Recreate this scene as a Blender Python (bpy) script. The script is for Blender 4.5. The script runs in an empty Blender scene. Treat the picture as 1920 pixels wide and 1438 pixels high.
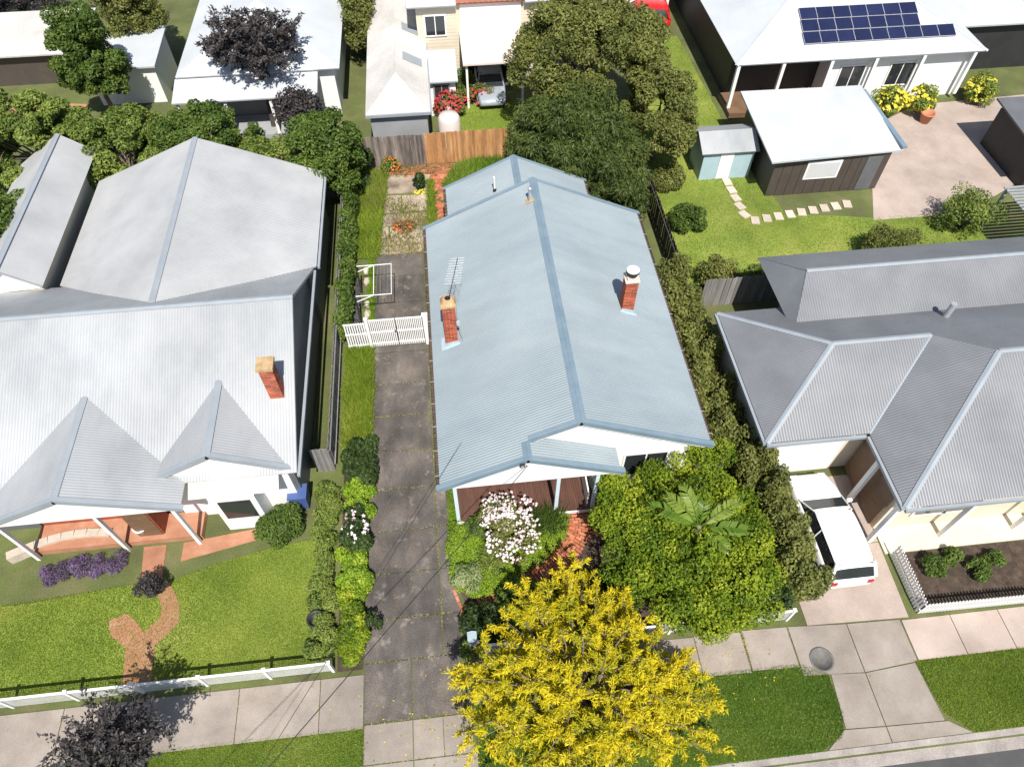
import bpy, bmesh, math, random
import numpy as np
from mathutils import Vector, Matrix

# ------------------------------------------------------------------ camera, sky, sun, exposure
scene = bpy.context.scene
C = scene.collection
rad = math.radians
cam_d = bpy.data.cameras.new('camera')
cam = bpy.data.objects.new('camera', cam_d)
C.objects.link(cam)
cam.location = (0, 0, 24.0)
cam.rotation_euler = (rad(90 - 53.361), 0, rad(-6.238))
cam_d.sensor_width = 36.0
cam_d.lens = 24.975
cam_d.clip_start = 0.1
cam_d.clip_end = 1500
scene.camera = cam

SUN_EL, SUN_DX = 57.0, -0.06          # light travels towards +y (away from the street) and a little to the left
world = bpy.data.worlds.new('World')
scene.world = world
world.use_nodes = True
wn = world.node_tree
sky = wn.nodes.new('ShaderNodeTexSky')
sky.sky_type = 'NISHITA'
sky.sun_disc = False
sky.sun_elevation = rad(SUN_EL)
sky.sun_rotation = rad(180) - math.atan(SUN_DX)
wn.nodes['Background'].inputs['Strength'].default_value = 0.085
wn.links.new(sky.outputs[0], wn.nodes['Background'].inputs['Color'])
sun_d = bpy.data.lights.new('sun', 'SUN')
sun_d.energy = 4.9
sun_d.angle = rad(0.5)
sun_d.color = (1.0, 0.95, 0.87)
sun = bpy.data.objects.new('sun', sun_d)
C.objects.link(sun)
hx, hy = SUN_DX, 1.0
hl = math.hypot(hx, hy)
sd = Vector((hx / hl * math.cos(rad(SUN_EL)), hy / hl * math.cos(rad(SUN_EL)), -math.sin(rad(SUN_EL))))
sun.rotation_euler = sd.to_track_quat('-Z', 'Y').to_euler()
sun.location = (0, -40, 60)
scene.view_settings.view_transform = 'Standard'
scene.view_settings.look = 'None'
scene.view_settings.exposure = 0.5
scene.view_settings.gamma = 1.0
scene.view_settings.use_curve_mapping = False

random.seed(7)
RNG = np.random.default_rng(11)
V = Vector

# ------------------------------------------------------------------ materials
MATS = {}

def mat(name, cols, scale=1.0, rough=0.8, metal=0.0, bump=0.0, bscale=None, rnd=0.0, detail=5.0, fine=0.0, fscale=40.0,
        stretch=None, spec=0.5, big=0.0, bigscale=0.25, flecks=None):
    """procedural surface: a ramp over world-space noise, fine grain, large uneven weathering, a tint per object"""
    m = bpy.data.materials.new(name)
    m.use_nodes = True
    nt = m.node_tree
    L = nt.links.new
    b = nt.nodes['Principled BSDF']
    b.inputs['Roughness'].default_value = rough
    b.inputs['Metallic'].default_value = metal
    b.inputs['Specular IOR Level'].default_value = spec
    geo = nt.nodes.new('ShaderNodeNewGeometry')
    src = geo.outputs['Position']
    if stretch:
        mp = nt.nodes.new('ShaderNodeMapping')
        mp.inputs['Scale'].default_value = stretch
        L(src, mp.inputs['Vector'])
        src = mp.outputs[0]
    nz = nt.nodes.new('ShaderNodeTexNoise')
    nz.inputs['Scale'].default_value = scale
    nz.inputs['Detail'].default_value = detail
    nz.inputs['Roughness'].default_value = 0.62
    L(src, nz.inputs['Vector'])
    rp = nt.nodes.new('ShaderNodeValToRGB')
    els = rp.color_ramp.elements
    n = len(cols)
    while len(els) < n:
        els.new(0.5)
    for i, c in enumerate(cols):
        els[i].position = 0.28 + 0.44 * (i / max(1, n - 1))
        els[i].color = (*c, 1)
    L(nz.outputs['Fac'], rp.inputs['Fac'])
    col = rp.outputs['Color']

    def mul(col, fac_socket, lo, hi):
        mr = nt.nodes.new('ShaderNodeMapRange')
        mr.inputs['From Min'].default_value = 0.25
        mr.inputs['From Max'].default_value = 0.75
        mr.inputs['To Min'].default_value = lo
        mr.inputs['To Max'].default_value = hi
        L(fac_socket, mr.inputs['Value'])
        mx = nt.nodes.new('ShaderNodeMix')
        mx.data_type = 'RGBA'
        mx.blend_type = 'MULTIPLY'
        mx.inputs[0].default_value = 1.0
        L(col, mx.inputs[6])
        L(mr.outputs[0], mx.inputs[7])
        return mx.outputs[2]
    if fine:
        n2 = nt.nodes.new('ShaderNodeTexNoise')
        n2.inputs['Scale'].default_value = fscale
        n2.inputs['Detail'].default_value = 2
        L(geo.outputs['Position'], n2.inputs['Vector'])
        col = mul(col, n2.outputs['Fac'], 1 - fine, 1 + fine)
    if big:
        n3 = nt.nodes.new('ShaderNodeTexNoise')
        n3.inputs['Scale'].default_value = bigscale
        n3.inputs['Detail'].default_value = 4
        L(geo.outputs['Position'], n3.inputs['Vector'])
        col = mul(col, n3.outputs['Fac'], 1 - big, 1 + big)
    if flecks:
        fc, fs, th = flecks
        n4 = nt.nodes.new('ShaderNodeTexNoise')
        n4.inputs['Scale'].default_value = fs
        n4.inputs['Detail'].default_value = 6
        n4.inputs['Roughness'].default_value = 0.7
        L(geo.outputs['Position'], n4.inputs['Vector'])
        mr = nt.nodes.new('ShaderNodeMapRange')
        mr.inputs['From Min'].default_value = th
        mr.inputs['From Max'].default_value = th + 0.1
        L(n4.outputs['Fac'], mr.inputs['Value'])
        mx = nt.nodes.new('ShaderNodeMix')
        mx.data_type = 'RGBA'
        L(mr.outputs[0], mx.inputs[0])
        L(col, mx.inputs[6])
        mx.inputs[7].default_value = (*fc, 1)
        col = mx.outputs[2]
    if rnd:
        oi = nt.nodes.new('ShaderNodeObjectInfo')
        mr = nt.nodes.new('ShaderNodeMapRange')
        mr.inputs['To Min'].default_value = 1 - rnd
        mr.inputs['To Max'].default_value = 1 + rnd
        L(oi.outputs['Random'], mr.inputs['Value'])
        mx = nt.nodes.new('ShaderNodeMix')
        mx.data_type = 'RGBA'
        mx.blend_type = 'MULTIPLY'
        mx.inputs[0].default_value = 1.0
        L(col, mx.inputs[6])
        L(mr.outputs[0], mx.inputs[7])
        col = mx.outputs[2]
    L(col, b.inputs['Base Color'])
    if bump:
        bp = nt.nodes.new('ShaderNodeBump')
        bp.inputs['Strength'].default_value = bump
        bp.inputs['Distance'].default_value = 0.02
        nb = nt.nodes.new('ShaderNodeTexNoise')
        nb.inputs['Scale'].default_value = bscale or 30
        nb.inputs['Detail'].default_value = 4
        L(geo.outputs['Position'], nb.inputs['Vector'])
        L(nb.outputs['Fac'], bp.inputs['Height'])
        L(bp.outputs[0], b.inputs['Normal'])
    MATS[name] = m
    return m


def leafmat(name, cols, trans=0.3, rough=0.55):
    """leaf surface: a colour ramp over a value stored per leaf, part of the light passing through"""
    m = bpy.data.materials.new(name)
    m.use_nodes = True
    nt = m.node_tree
    L = nt.links.new
    b = nt.nodes['Principled BSDF']
    out = nt.nodes['Material Output']
    b.inputs['Roughness'].default_value = rough
    b.inputs['Specular IOR Level'].default_value = 0.3
    at = nt.nodes.new('ShaderNodeAttribute')
    at.attribute_name = 'tone'
    rp = nt.nodes.new('ShaderNodeValToRGB')
    els = rp.color_ramp.elements
    n = len(cols)
    while len(els) < n:
        els.new(0.5)
    for i, c in enumerate(cols):
        els[i].position = i / max(1, n - 1)
        els[i].color = (*c, 1)
    L(at.outputs['Fac'], rp.inputs['Fac'])
    L(rp.outputs[0], b.inputs['Base Color'])
    tr = nt.nodes.new('ShaderNodeBsdfTranslucent')
    L(rp.outputs[0], tr.inputs['Color'])
    mx = nt.nodes.new('ShaderNodeMixShader')
    mx.inputs[0].default_value = trans
    L(b.outputs[0], mx.inputs[1])
    L(tr.outputs[0], mx.inputs[2])
    L(mx.outputs[0], out.inputs['Surface'])
    MATS[name] = m
    return m


m_ground = mat('garden_soil_and_grass', [(0.075, 0.07, 0.035), (0.09, 0.11, 0.03), (0.14, 0.13, 0.06)], 0.6, 0.95, fine=0.35, fscale=25, big=0.3, bump=0.4)
m_lawn = mat('lawn', [(0.1, 0.15, 0.02), (0.16, 0.21, 0.03), (0.24, 0.25, 0.06)], 0.4, 0.95, fine=0.3, fscale=18, big=0.25, bigscale=0.2, bump=0.5, bscale=50)
m_verge = mat('verge_turf', [(0.06, 0.11, 0.015), (0.09, 0.15, 0.022), (0.14, 0.18, 0.04)], 0.7, 0.95, fine=0.4, fscale=30, bump=0.5, bscale=60)
m_road = mat('asphalt', [(0.045, 0.045, 0.047), (0.06, 0.06, 0.062), (0.08, 0.078, 0.075)], 0.8, 0.9, fine=0.3, fscale=90, bump=0.2)
m_conc_dark = mat('aged_dark_concrete', [(0.05, 0.044, 0.041), (0.092, 0.08, 0.072), (0.165, 0.136, 0.115)], 0.75, 0.9, fine=0.4, fscale=26,
                  big=0.4, bigscale=0.55, rnd=0.16, bump=0.25, flecks=((0.19, 0.165, 0.145), 1.9, 0.57), detail=8, stretch=(1.5, 0.8, 1))
m_conc_pale = mat('pale_concrete', [(0.215, 0.182, 0.155), (0.27, 0.232, 0.2), (0.325, 0.285, 0.25)], 0.9, 0.9, fine=0.18, fscale=45, big=0.15, rnd=0.07, bump=0.2,
                  flecks=((0.16, 0.14, 0.12), 3.0, 0.67))
m_conc_pink = mat('pinkish_paving', [(0.29, 0.232, 0.2), (0.37, 0.3, 0.258), (0.43, 0.355, 0.31)], 0.6, 0.9, fine=0.12, fscale=30, big=0.15, rnd=0.05)
m_conc_old = mat('weathered_back_slab', [(0.13, 0.1, 0.085), (0.33, 0.265, 0.2), (0.46, 0.385, 0.3)], 0.9, 0.92, fine=0.25, fscale=28, big=0.25, bigscale=0.7, rnd=0.15, bump=0.3)
m_kerb = mat('kerb_concrete', [(0.2, 0.175, 0.16), (0.29, 0.26, 0.24), (0.36, 0.33, 0.3)], 1.2, 0.9, fine=0.25, fscale=30, big=0.2)
m_roof = mat('blue_grey_corrugated_steel', [(0.23, 0.278, 0.305), (0.268, 0.316, 0.341), (0.305, 0.352, 0.374)], 0.5, 0.42, metal=0.15, big=0.08, bigscale=0.35,
             fine=0.05, fscale=60, stretch=(0.35, 1.6, 1), detail=8)
m_cap = mat('blue_grey_flashing', [(0.155, 0.225, 0.28), (0.185, 0.255, 0.31), (0.215, 0.285, 0.335)], 1.5, 0.45, metal=0.1, fine=0.06, fscale=50)
m_roof_pale = mat('pale_grey_corrugated_steel', [(0.27, 0.285, 0.3), (0.335, 0.348, 0.36), (0.38, 0.392, 0.405)], 0.5, 0.5, metal=0.1, big=0.14, fine=0.06, stretch=(1.2, .5, 1), flecks=((0.2, 0.19, 0.18), 2.0, .68))
m_roof_lightened = mat('lightened_grey_corrugated_steel', [(0.35, 0.358, 0.365), (0.4, 0.406, 0.41), (0.44, 0.446, 0.45)], 0.5, 0.5, metal=0.1, big=0.1, fine=0.06)  # pale steel copy, colour lightened for side slopes that catch less sun
m_roof_mid = mat('mid_grey_corrugated_steel', [(0.15, 0.156, 0.168), (0.175, 0.181, 0.194), (0.2, 0.207, 0.22)], 0.5, 0.45, metal=0.1, big=0.08, fine=0.06, flecks=((0.14, 0.135, 0.13), 2.0, .68))
m_roof_white = mat('white_corrugated_steel', [(0.42, 0.445, 0.47), (0.47, 0.495, 0.52), (0.51, 0.535, 0.555)], 0.4, 0.5, big=0.06)
m_roof_bone = mat('bone_corrugated_steel', [(0.44, 0.42, 0.39), (0.52, 0.5, 0.47), (0.58, 0.56, 0.53)], 0.7, 0.6, big=0.12, fine=0.12, fscale=12)
m_cap_grey = mat('grey_flashing', [(0.25, 0.28, 0.31), (0.3, 0.33, 0.36)], 1.5, 0.5)
m_white = mat('white_paint', [(0.76, 0.76, 0.75), (0.8, 0.8, 0.79), (0.82, 0.82, 0.81)], 1.2, 0.55, big=0.04)
m_white_worn = mat('worn_white_paint', [(0.62, 0.61, 0.59), (0.74, 0.73, 0.72), (0.8, 0.8, 0.79)], 2.5, 0.6, fine=0.08)
m_post = mat('pale_blue_paint', [(0.55, 0.66, 0.74), (0.6, 0.7, 0.77)], 2, 0.5)
m_deck = mat('dark_stained_decking', [(0.07, 0.032, 0.023), (0.097, 0.045, 0.032), (0.13, 0.063, 0.045)], 2.2, 0.55, fine=0.12, fscale=35, big=0.12, stretch=(4, 0.5, 1))
m_cream = mat('cream_weatherboard_paint', [(0.6, 0.53, 0.41), (0.66, 0.59, 0.47)], 1.0, 0.6, big=0.05)
m_pinkw = mat('pale_pink_awning', [(0.66, 0.53, 0.48), (0.7, 0.57, 0.52)], 1.0, 0.6)
m_char = mat('charcoal_cladding', [(0.018, 0.018, 0.02), (0.03, 0.03, 0.032)], 1.5, 0.6)
m_brown = mat('dark_brown_cladding', [(0.06, 0.048, 0.042), (0.08, 0.065, 0.056)], 1.2, 0.6, rnd=0.1)
m_dkgrey = mat('dark_grey_paint', [(0.1, 0.105, 0.115), (0.13, 0.135, 0.145)], 1.2, 0.6)
m_timber_brown = mat('brown_timber', [(0.12, 0.07, 0.04), (0.2, 0.12, 0.07)], 2.0, 0.6, stretch=(1, 1, 6))
m_brick = mat('red_brick', [(0.26, 0.055, 0.025), (0.33, 0.075, 0.035), (0.4, 0.12, 0.06)], 3.0, 0.85, fine=0.25, fscale=60, rnd=0.34, bump=0.3)
m_brick_pave = mat('old_red_paver', [(0.3, 0.085, 0.04), (0.42, 0.135, 0.065), (0.5, 0.24, 0.14)], 2.2, 0.9, fine=0.25, fscale=50, rnd=0.28, bump=0.4)
m_brick_salmon = mat('salmon_brick_path', [(0.29, 0.13, 0.075), (0.36, 0.17, 0.1), (0.42, 0.23, 0.15)], 1.5, 0.9, fine=0.15, rnd=0.1)
m_mortar = mat('mortar', [(0.55, 0.46, 0.39), (0.66, 0.57, 0.5)], 4, 0.95, fine=0.2)
m_cap_clay = mat('weathered_render_cap', [(0.3, 0.19, 0.09), (0.42, 0.29, 0.16), (0.5, 0.38, 0.2)], 4, 0.9, fine=0.2)
m_cap_pale = mat('pale_render_cap', [(0.5, 0.42, 0.34), (0.64, 0.57, 0.5)], 4, 0.9, fine=0.2)
m_galv = mat('galvanised_metal', [(0.45, 0.47, 0.49), (0.58, 0.6, 0.62)], 3, 0.4, metal=0.5)
m_dkmetal = mat('dark_metal', [(0.02, 0.02, 0.022), (0.035, 0.035, 0.037)], 3, 0.5)
m_black = mat('soot_and_opening_shade', [(0.008, 0.007, 0.007), (0.012, 0.011, 0.01)], 3, 0.9)  # sooty flue and pipe boot; also shade painted into the slot and garage opening
m_gutter = mat('gutter_litter', [(0.035, 0.024, 0.018), (0.075, 0.05, 0.035), (0.16, 0.1, 0.06)], 9, 0.95, fine=0.4, fscale=50)
m_lead = mat('lead_flashing', [(0.3, 0.4, 0.46), (0.42, 0.5, 0.54)], 5, 0.6, fine=0.15)
m_pal_old = mat('grey_weathered_paling', [(0.075, 0.065, 0.06), (0.15, 0.125, 0.11), (0.25, 0.21, 0.185)], 1.6, 0.95, fine=0.2, fscale=40, rnd=0.4, stretch=(3, 3, 0.5))
m_pal_new = mat('honey_brown_paling', [(0.27, 0.125, 0.045), (0.4, 0.2, 0.08), (0.53, 0.31, 0.15)], 1.6, 0.9, fine=0.15, fscale=40, rnd=0.22, stretch=(3, 3, 0.5))
m_pal_side = mat('silver_grey_paling', [(0.15, 0.145, 0.14), (0.24, 0.23, 0.22)], 1.6, 0.95, fine=0.2, rnd=0.2, stretch=(3, 3, 0.5))
m_pal_dark = mat('dark_shaded_paling', [(0.03, 0.026, 0.024), (0.055, 0.047, 0.042)], 1.6, 0.95, rnd=0.3)  # shade of the right passage is put into this paling colour
m_bark = mat('bark', [(0.1, 0.075, 0.055), (0.19, 0.145, 0.11), (0.27, 0.22, 0.17)], 5, 0.95, fine=0.3, bump=0.6)
m_bark_dk = mat('dark_bark', [(0.035, 0.028, 0.025), (0.07, 0.055, 0.048)], 5, 0.95, fine=0.3)
m_stone = mat('pale_edging_stone', [(0.42, 0.36, 0.29), (0.55, 0.48, 0.4)], 4, 0.9, fine=0.2, rnd=0.15, bump=0.4)
m_rock = mat('dark_rock', [(0.03, 0.03, 0.03), (0.08, 0.08, 0.08)], 5, 0.95, fine=0.4)
m_mulch = mat('dark_mulch', [(0.03, 0.02, 0.014), (0.06, 0.042, 0.03), (0.1, 0.07, 0.05)], 3, 0.98, fine=0.45, fscale=30, bump=0.6)
m_timber = mat('weathered_bench_timber', [(0.28, 0.2, 0.12), (0.42, 0.31, 0.19)], 2, 0.9, fine=0.2, stretch=(1, 6, 1))
m_glass = mat('window_glass', [(0.02, 0.025, 0.03), (0.03, 0.035, 0.04)], 1, 0.08, spec=0.8)
m_solar = mat('solar_cell', [(0.012, 0.016, 0.05), (0.018, 0.023, 0.065)], 1.5, 0.22, spec=0.6, rnd=0.15)
m_frame = mat('aluminium_frame', [(0.5, 0.51, 0.53), (0.56, 0.57, 0.59)], 3, 0.4)
m_tank = mat('pale_pink_tank', [(0.56, 0.49, 0.46), (0.64, 0.57, 0.54)], 2, 0.6)
m_blue = mat('pale_blue_paint_shed', [(0.33, 0.46, 0.52), (0.4, 0.52, 0.58)], 2, 0.6)
m_bin = mat('blue_plastic', [(0.05, 0.09, 0.24), (0.07, 0.11, 0.28)], 2, 0.5)
m_carwhite = mat('white_car_paint', [(0.78, 0.78, 0.78), (0.8, 0.8, 0.8)], 1, 0.2, spec=0.6)
m_carsilver = mat('silver_blue_car_paint', [(0.42, 0.47, 0.53), (0.45, 0.5, 0.56)], 1, 0.2, metal=0.4)
m_carred = mat('red_car_paint', [(0.5, 0.015, 0.02), (0.54, 0.02, 0.025)], 1, 0.25)
m_tyre = mat('tyre_rubber', [(0.012, 0.012, 0.012), (0.02, 0.02, 0.02)], 3, 0.85)
m_redlamp = mat('red_lens', [(0.35, 0.01, 0.01), (0.4, 0.015, 0.015)], 3, 0.3)
m_terra = mat('terracotta', [(0.42, 0.16, 0.09), (0.5, 0.21, 0.12)], 3, 0.8)
m_manhole = mat('cast_iron_lid', [(0.1, 0.095, 0.09), (0.16, 0.15, 0.14)], 4, 0.7, fine=0.3)
m_redroof = mat('terracotta_roof', [(0.27, 0.1, 0.06), (0.35, 0.14, 0.09)], 2, 0.8, fine=0.2)

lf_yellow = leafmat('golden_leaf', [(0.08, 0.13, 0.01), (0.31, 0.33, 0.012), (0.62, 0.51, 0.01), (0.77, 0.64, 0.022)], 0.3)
lf_green = leafmat('fresh_green_leaf', [(0.03, 0.07, 0.006), (0.11, 0.18, 0.01), (0.25, 0.33, 0.016), (0.48, 0.5, 0.045)], 0.3)
lf_lime = leafmat('lime_leaf', [(0.08, 0.16, 0.012), (0.2, 0.32, 0.02), (0.36, 0.45, 0.04)], 0.25)
lf_mid = leafmat('mid_green_leaf', [(0.04, 0.075, 0.014), (0.085, 0.14, 0.022), (0.16, 0.22, 0.04)], 0.25)
lf_dark = leafmat('dark_green_leaf', [(0.018, 0.036, 0.01), (0.036, 0.065, 0.014), (0.075, 0.115, 0.022)], 0.2)
lf_olive = leafmat('olive_leaf', [(0.07, 0.085, 0.02), (0.14, 0.158, 0.036), (0.23, 0.24, 0.06)], 0.2)
lf_weep = leafmat('weeping_leaf', [(0.035, 0.055, 0.014), (0.075, 0.108, 0.022), (0.14, 0.17, 0.04)], 0.2)
lf_soft = leafmat('soft_green_leaf', [(0.08, 0.12, 0.022), (0.16, 0.22, 0.04), (0.28, 0.33, 0.07)], 0.25)
lf_purple = leafmat('dark_purple_leaf', [(0.025, 0.022, 0.022), (0.052, 0.046, 0.046), (0.085, 0.075, 0.072)], 0.15)
lf_grass = leafmat('grass_blade', [(0.11, 0.18, 0.018), (0.22, 0.3, 0.03), (0.4, 0.42, 0.08)], 0.25)
lf_verge = leafmat('verge_grass_blade', [(0.065, 0.135, 0.014), (0.14, 0.24, 0.025), (0.27, 0.33, 0.055)], 0.25)
lf_dryjoint = leafmat('joint_moss', [(0.1, 0.12, 0.02), (0.24, 0.24, 0.05), (0.42, 0.37, 0.16)], 0.2)
lf_dry = leafmat('dry_weed_blade', [(0.1, 0.1, 0.03), (0.22, 0.17, 0.07), (0.36, 0.27, 0.13)], 0.2)
lf_variegated = leafmat('variegated_leaf', [(0.07, 0.12, 0.03), (0.2, 0.27, 0.08), (0.5, 0.52, 0.32)], 0.25)
lf_blossom = leafmat('white_pink_petal', [(0.62, 0.44, 0.47), (0.76, 0.68, 0.69), (0.8, 0.79, 0.77)], 0.2)
lf_orange = leafmat('orange_petal', [(0.6, 0.1, 0.02), (0.72, 0.2, 0.03)], 0.2)
lf_red = leafmat('red_petal', [(0.3, 0.03, 0.03), (0.5, 0.07, 0.06)], 0.2)
lf_yflower = leafmat('yellow_petal', [(0.6, 0.52, 0.03), (0.72, 0.65, 0.08)], 0.2)
lf_lavender = leafmat('lavender_flower', [(0.07, 0.08, 0.05), (0.16, 0.1, 0.2), (0.24, 0.17, 0.3)], 0.2)
lf_banana = leafmat('banana_leaf', [(0.07, 0.14, 0.015), (0.14, 0.22, 0.025), (0.3, 0.34, 0.08)], 0.3, 0.35)
lf_agave = leafmat('agave_leaf', [(0.1, 0.2, 0.08), (0.2, 0.32, 0.16)], 0.1)

# ------------------------------------------------------------------ mesh helpers
class MB:
    """collects faces; build() links them as one mesh object"""
    def __init__(s):
        s.v, s.f, s.sm = [], [], []

    def add(s, vs, fs, smooth=False):
        o = len(s.v)
        s.v.extend([tuple(p) for p in vs])
        s.f.extend([tuple(i + o for i in f) for f in fs])
        s.sm.extend([smooth] * len(fs))
        return s

    def box(s, x0, x1, y0, y1, z0, z1):
        vs = [(x0, y0, z0), (x1, y0, z0), (x1, y1, z0), (x0, y1, z0), (x0, y0, z1), (x1, y0, z1), (x1, y1, z1), (x0, y1, z1)]
        return s.add(vs, [(3, 2, 1, 0), (4, 5, 6, 7), (0, 1, 5, 4), (1, 2, 6, 5), (2, 3, 7, 6), (3, 0, 4, 7)])

    def extrude(s, poly, d):
        """closed prism from a planar polygon pushed along d"""
        n = len(poly)
        d = V(d)
        a = [V(p) for p in poly]
        b = [p + d for p in a]
        fs = [tuple(range(n))[::-1], tuple(range(n, 2 * n))]
        fs += [(i, (i + 1) % n, n + (i + 1) % n, n + i) for i in range(n)]
        return s.add(a + b, fs)

    def plank(s, p0, p1, side, w0, w1, nrm, t):
        """board from p0 to p1, spanning w0..w1 along side, t thick along nrm"""
        p0, p1, side, nrm = V(p0), V(p1), V(side).normalized(), V(nrm).normalized()
        return s.extrude([p0 + side * w0, p1 + side * w0, p1 + side * w1, p0 + side * w1], nrm * t)

    def tube(s, pts, rs, seg=6, caps=True, smooth=True):
        pts = [V(p) for p in pts]
        if not hasattr(rs, '__len__'):
            rs = [rs] * len(pts)
        vs, fs = [], []
        up = None
        for i, p in enumerate(pts):
            d = (pts[min(i + 1, len(pts) - 1)] - pts[max(i - 1, 0)]).normalized()
            if up is None:
                up = V((0, 0, 1)) if abs(d.z) < 0.9 else V((1, 0, 0))
            a = d.cross(up).normalized()
            up = a.cross(d).normalized()
            for k in range(seg):
                t = 2 * math.pi * k / seg
                vs.append(p + (a * math.cos(t) + up * math.sin(t)) * rs[i])
        for i in range(len(pts) - 1):
            for k in range(seg):
                k2 = (k + 1) % seg
                fs.append((i * seg + k, i * seg + k2, (i + 1) * seg + k2, (i + 1) * seg + k))
        s.add(vs, fs, smooth)
        if caps:
            s.add(vs[:seg], [tuple(range(seg))[::-1]])
            s.add(vs[-seg:], [tuple(range(seg))])
        return s

    def lathe(s, c, prof, seg=20):
        """turned form: prof = [(radius, z)] about a vertical axis through c"""
        vs, fs = [], []
        for r, z in prof:
            for k in range(seg):
                t = 2 * math.pi * k / seg
                vs.append((c[0] + r * math.cos(t), c[1] + r * math.sin(t), c[2] + z))
        for i in range(len(prof) - 1):
            for k in range(seg):
                k2 = (k + 1) % seg
                fs.append((i * seg + k, i * seg + k2, (i + 1) * seg + k2, (i + 1) * seg + k))
        return s.add(vs, fs, True)

    def build(s, name, m, parent=None, kind=None):
        me = bpy.data.meshes.new(name)
        me.from_pydata(s.v, [], s.f)
        me.polygons.foreach_set('use_smooth', s.sm)
        me.materials.append(m)
        o = bpy.data.objects.new(name, me)
        C.objects.link(o)
        if parent:
            o.parent = parent
            o.matrix_parent_inverse = parent_world(parent).inverted()
        if kind:
            o['kind'] = kind
        return o


def parent_world(o):
    M = o.matrix_basis.copy()
    if o.parent:
        return parent_world(o.parent) @ o.matrix_parent_inverse @ M
    return M


def tag(o, label=None, cat=None, group=None, kind=None):
    if label:
        o['label'] = label
    if cat:
        o['category'] = cat
    if group:
        o['group'] = group
    if kind:
        o['kind'] = kind
    return o


def thing(name, label, cat, loc=(0, 0, 0), rz=0.0, group=None):
    o = bpy.data.objects.new(name, None)
    C.objects.link(o)
    o.location = loc
    o.rotation_euler = (0, 0, rz)
    o.empty_display_size = 0.3
    return tag(o, label, cat, group)


def inst(name, me, parent, loc, rot=(0, 0, 0), scale=(1, 1, 1)):
    """one more piece sharing mesh data, given in world terms"""
    o = bpy.data.objects.new(name, me)
    C.objects.link(o)
    o.location = loc
    o.rotation_euler = rot
    o.scale = scale
    if parent:
        o.parent = parent
        o.matrix_parent_inverse = parent_world(parent).inverted()
    return o


def mesh_of(mb, name, m):
    me = bpy.data.meshes.new(name)
    me.from_pydata(mb.v, [], mb.f)
    me.polygons.foreach_set('use_smooth', mb.sm)
    me.materials.append(m)
    return me


def clip_line(poly2, u):
    vs = []
    n = len(poly2)
    for i in range(n):
        (u0, v0), (u1, v1) = poly2[i], poly2[(i + 1) % n]
        if (u0 - u) * (u1 - u) <= 0 and abs(u1 - u0) > 1e-9:
            vs.append(v0 + (v1 - v0) * (u - u0) / (u1 - u0))
    if len(vs) < 2:
        return None
    return min(vs), max(vs)


def corrugate(mb, poly, down, pitch=0.1, amp=0.0165, spw=8, thick=0.07):
    """corrugated sheet over a convex planar polygon, corrugations running down the slope, closed underneath"""
    P = [V(p) for p in poly]
    v = V(down).normalized()
    n = (P[1] - P[0]).cross(P[2] - P[0]).normalized()
    if n.z < 0:
        n = -n
    u = v.cross(n).normalized()
    o = P[0]
    p2 = [((p - o).dot(u), (p - o).dot(v)) for p in P]
    off = o.dot(u)
    u0, u1 = min(p[0] for p in p2), max(p[0] for p in p2)
    k0, k1 = math.ceil((u0 + off) * spw / pitch), math.floor((u1 + off) * spw / pitch)
    us = [u0 + 1e-5] + [k * pitch / spw - off for k in range(k0, k1 + 1)] + [u1 - 1e-5]
    vs, fs = [], []
    prev = False
    for uu in us:
        r = clip_line(p2, uu)
        if r is None or r[1] - r[0] < 1e-4:
            prev = False
            continue
        h = amp * (1 + math.cos(2 * math.pi * (uu + off) / pitch))
        for k in (r[0], r[1]):
            vs.append(o + u * uu + v * k + n * h)
        if prev:
            i = len(vs) - 4
            fs.append((i, i + 1, i + 3, i + 2))
        prev = True
    mb.add(vs, fs, True)
    nP = len(P)
    low = [p - n * thick for p in P]
    fs = [tuple(range(nP, 2 * nP))] + [(i, (i + 1) % nP, nP + (i + 1) % nP, nP + i) for i in range(nP)]
    mb.add(P + low, fs)
    return mb


def boards(mb, p0, p1, z0, z1, out, pitch=0.18, lap=0.012):
    """lapped weatherboards on a vertical wall from p0 to p1 (xy), facing out"""
    out = V((out[0], out[1], 0)).normalized()
    z = z0
    while z < z1 - 1e-3:
        zt = min(z + pitch, z1)
        a0 = V((p0[0], p0[1], z)) + out * (lap + 0.004)
        a1 = V((p1[0], p1[1], z)) + out * (lap + 0.004)
        b0 = V((p0[0], p0[1], zt)) + out * 0.004
        b1 = V((p1[0], p1[1], zt)) + out * 0.004
        c0 = V((p0[0], p0[1], z)) + out * 0.004
        c1 = V((p1[0], p1[1], z)) + out * 0.004
        mb.add([a0, a1, b1, b0, c0, c1], [(0, 1, 2, 3), (4, 5, 1, 0)])
        z = zt
    return mb


# ------------------------------------------------------------------ foliage helpers
def norm(a):
    return a / np.maximum(1e-9, np.linalg.norm(a, axis=1, keepdims=True))


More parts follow.
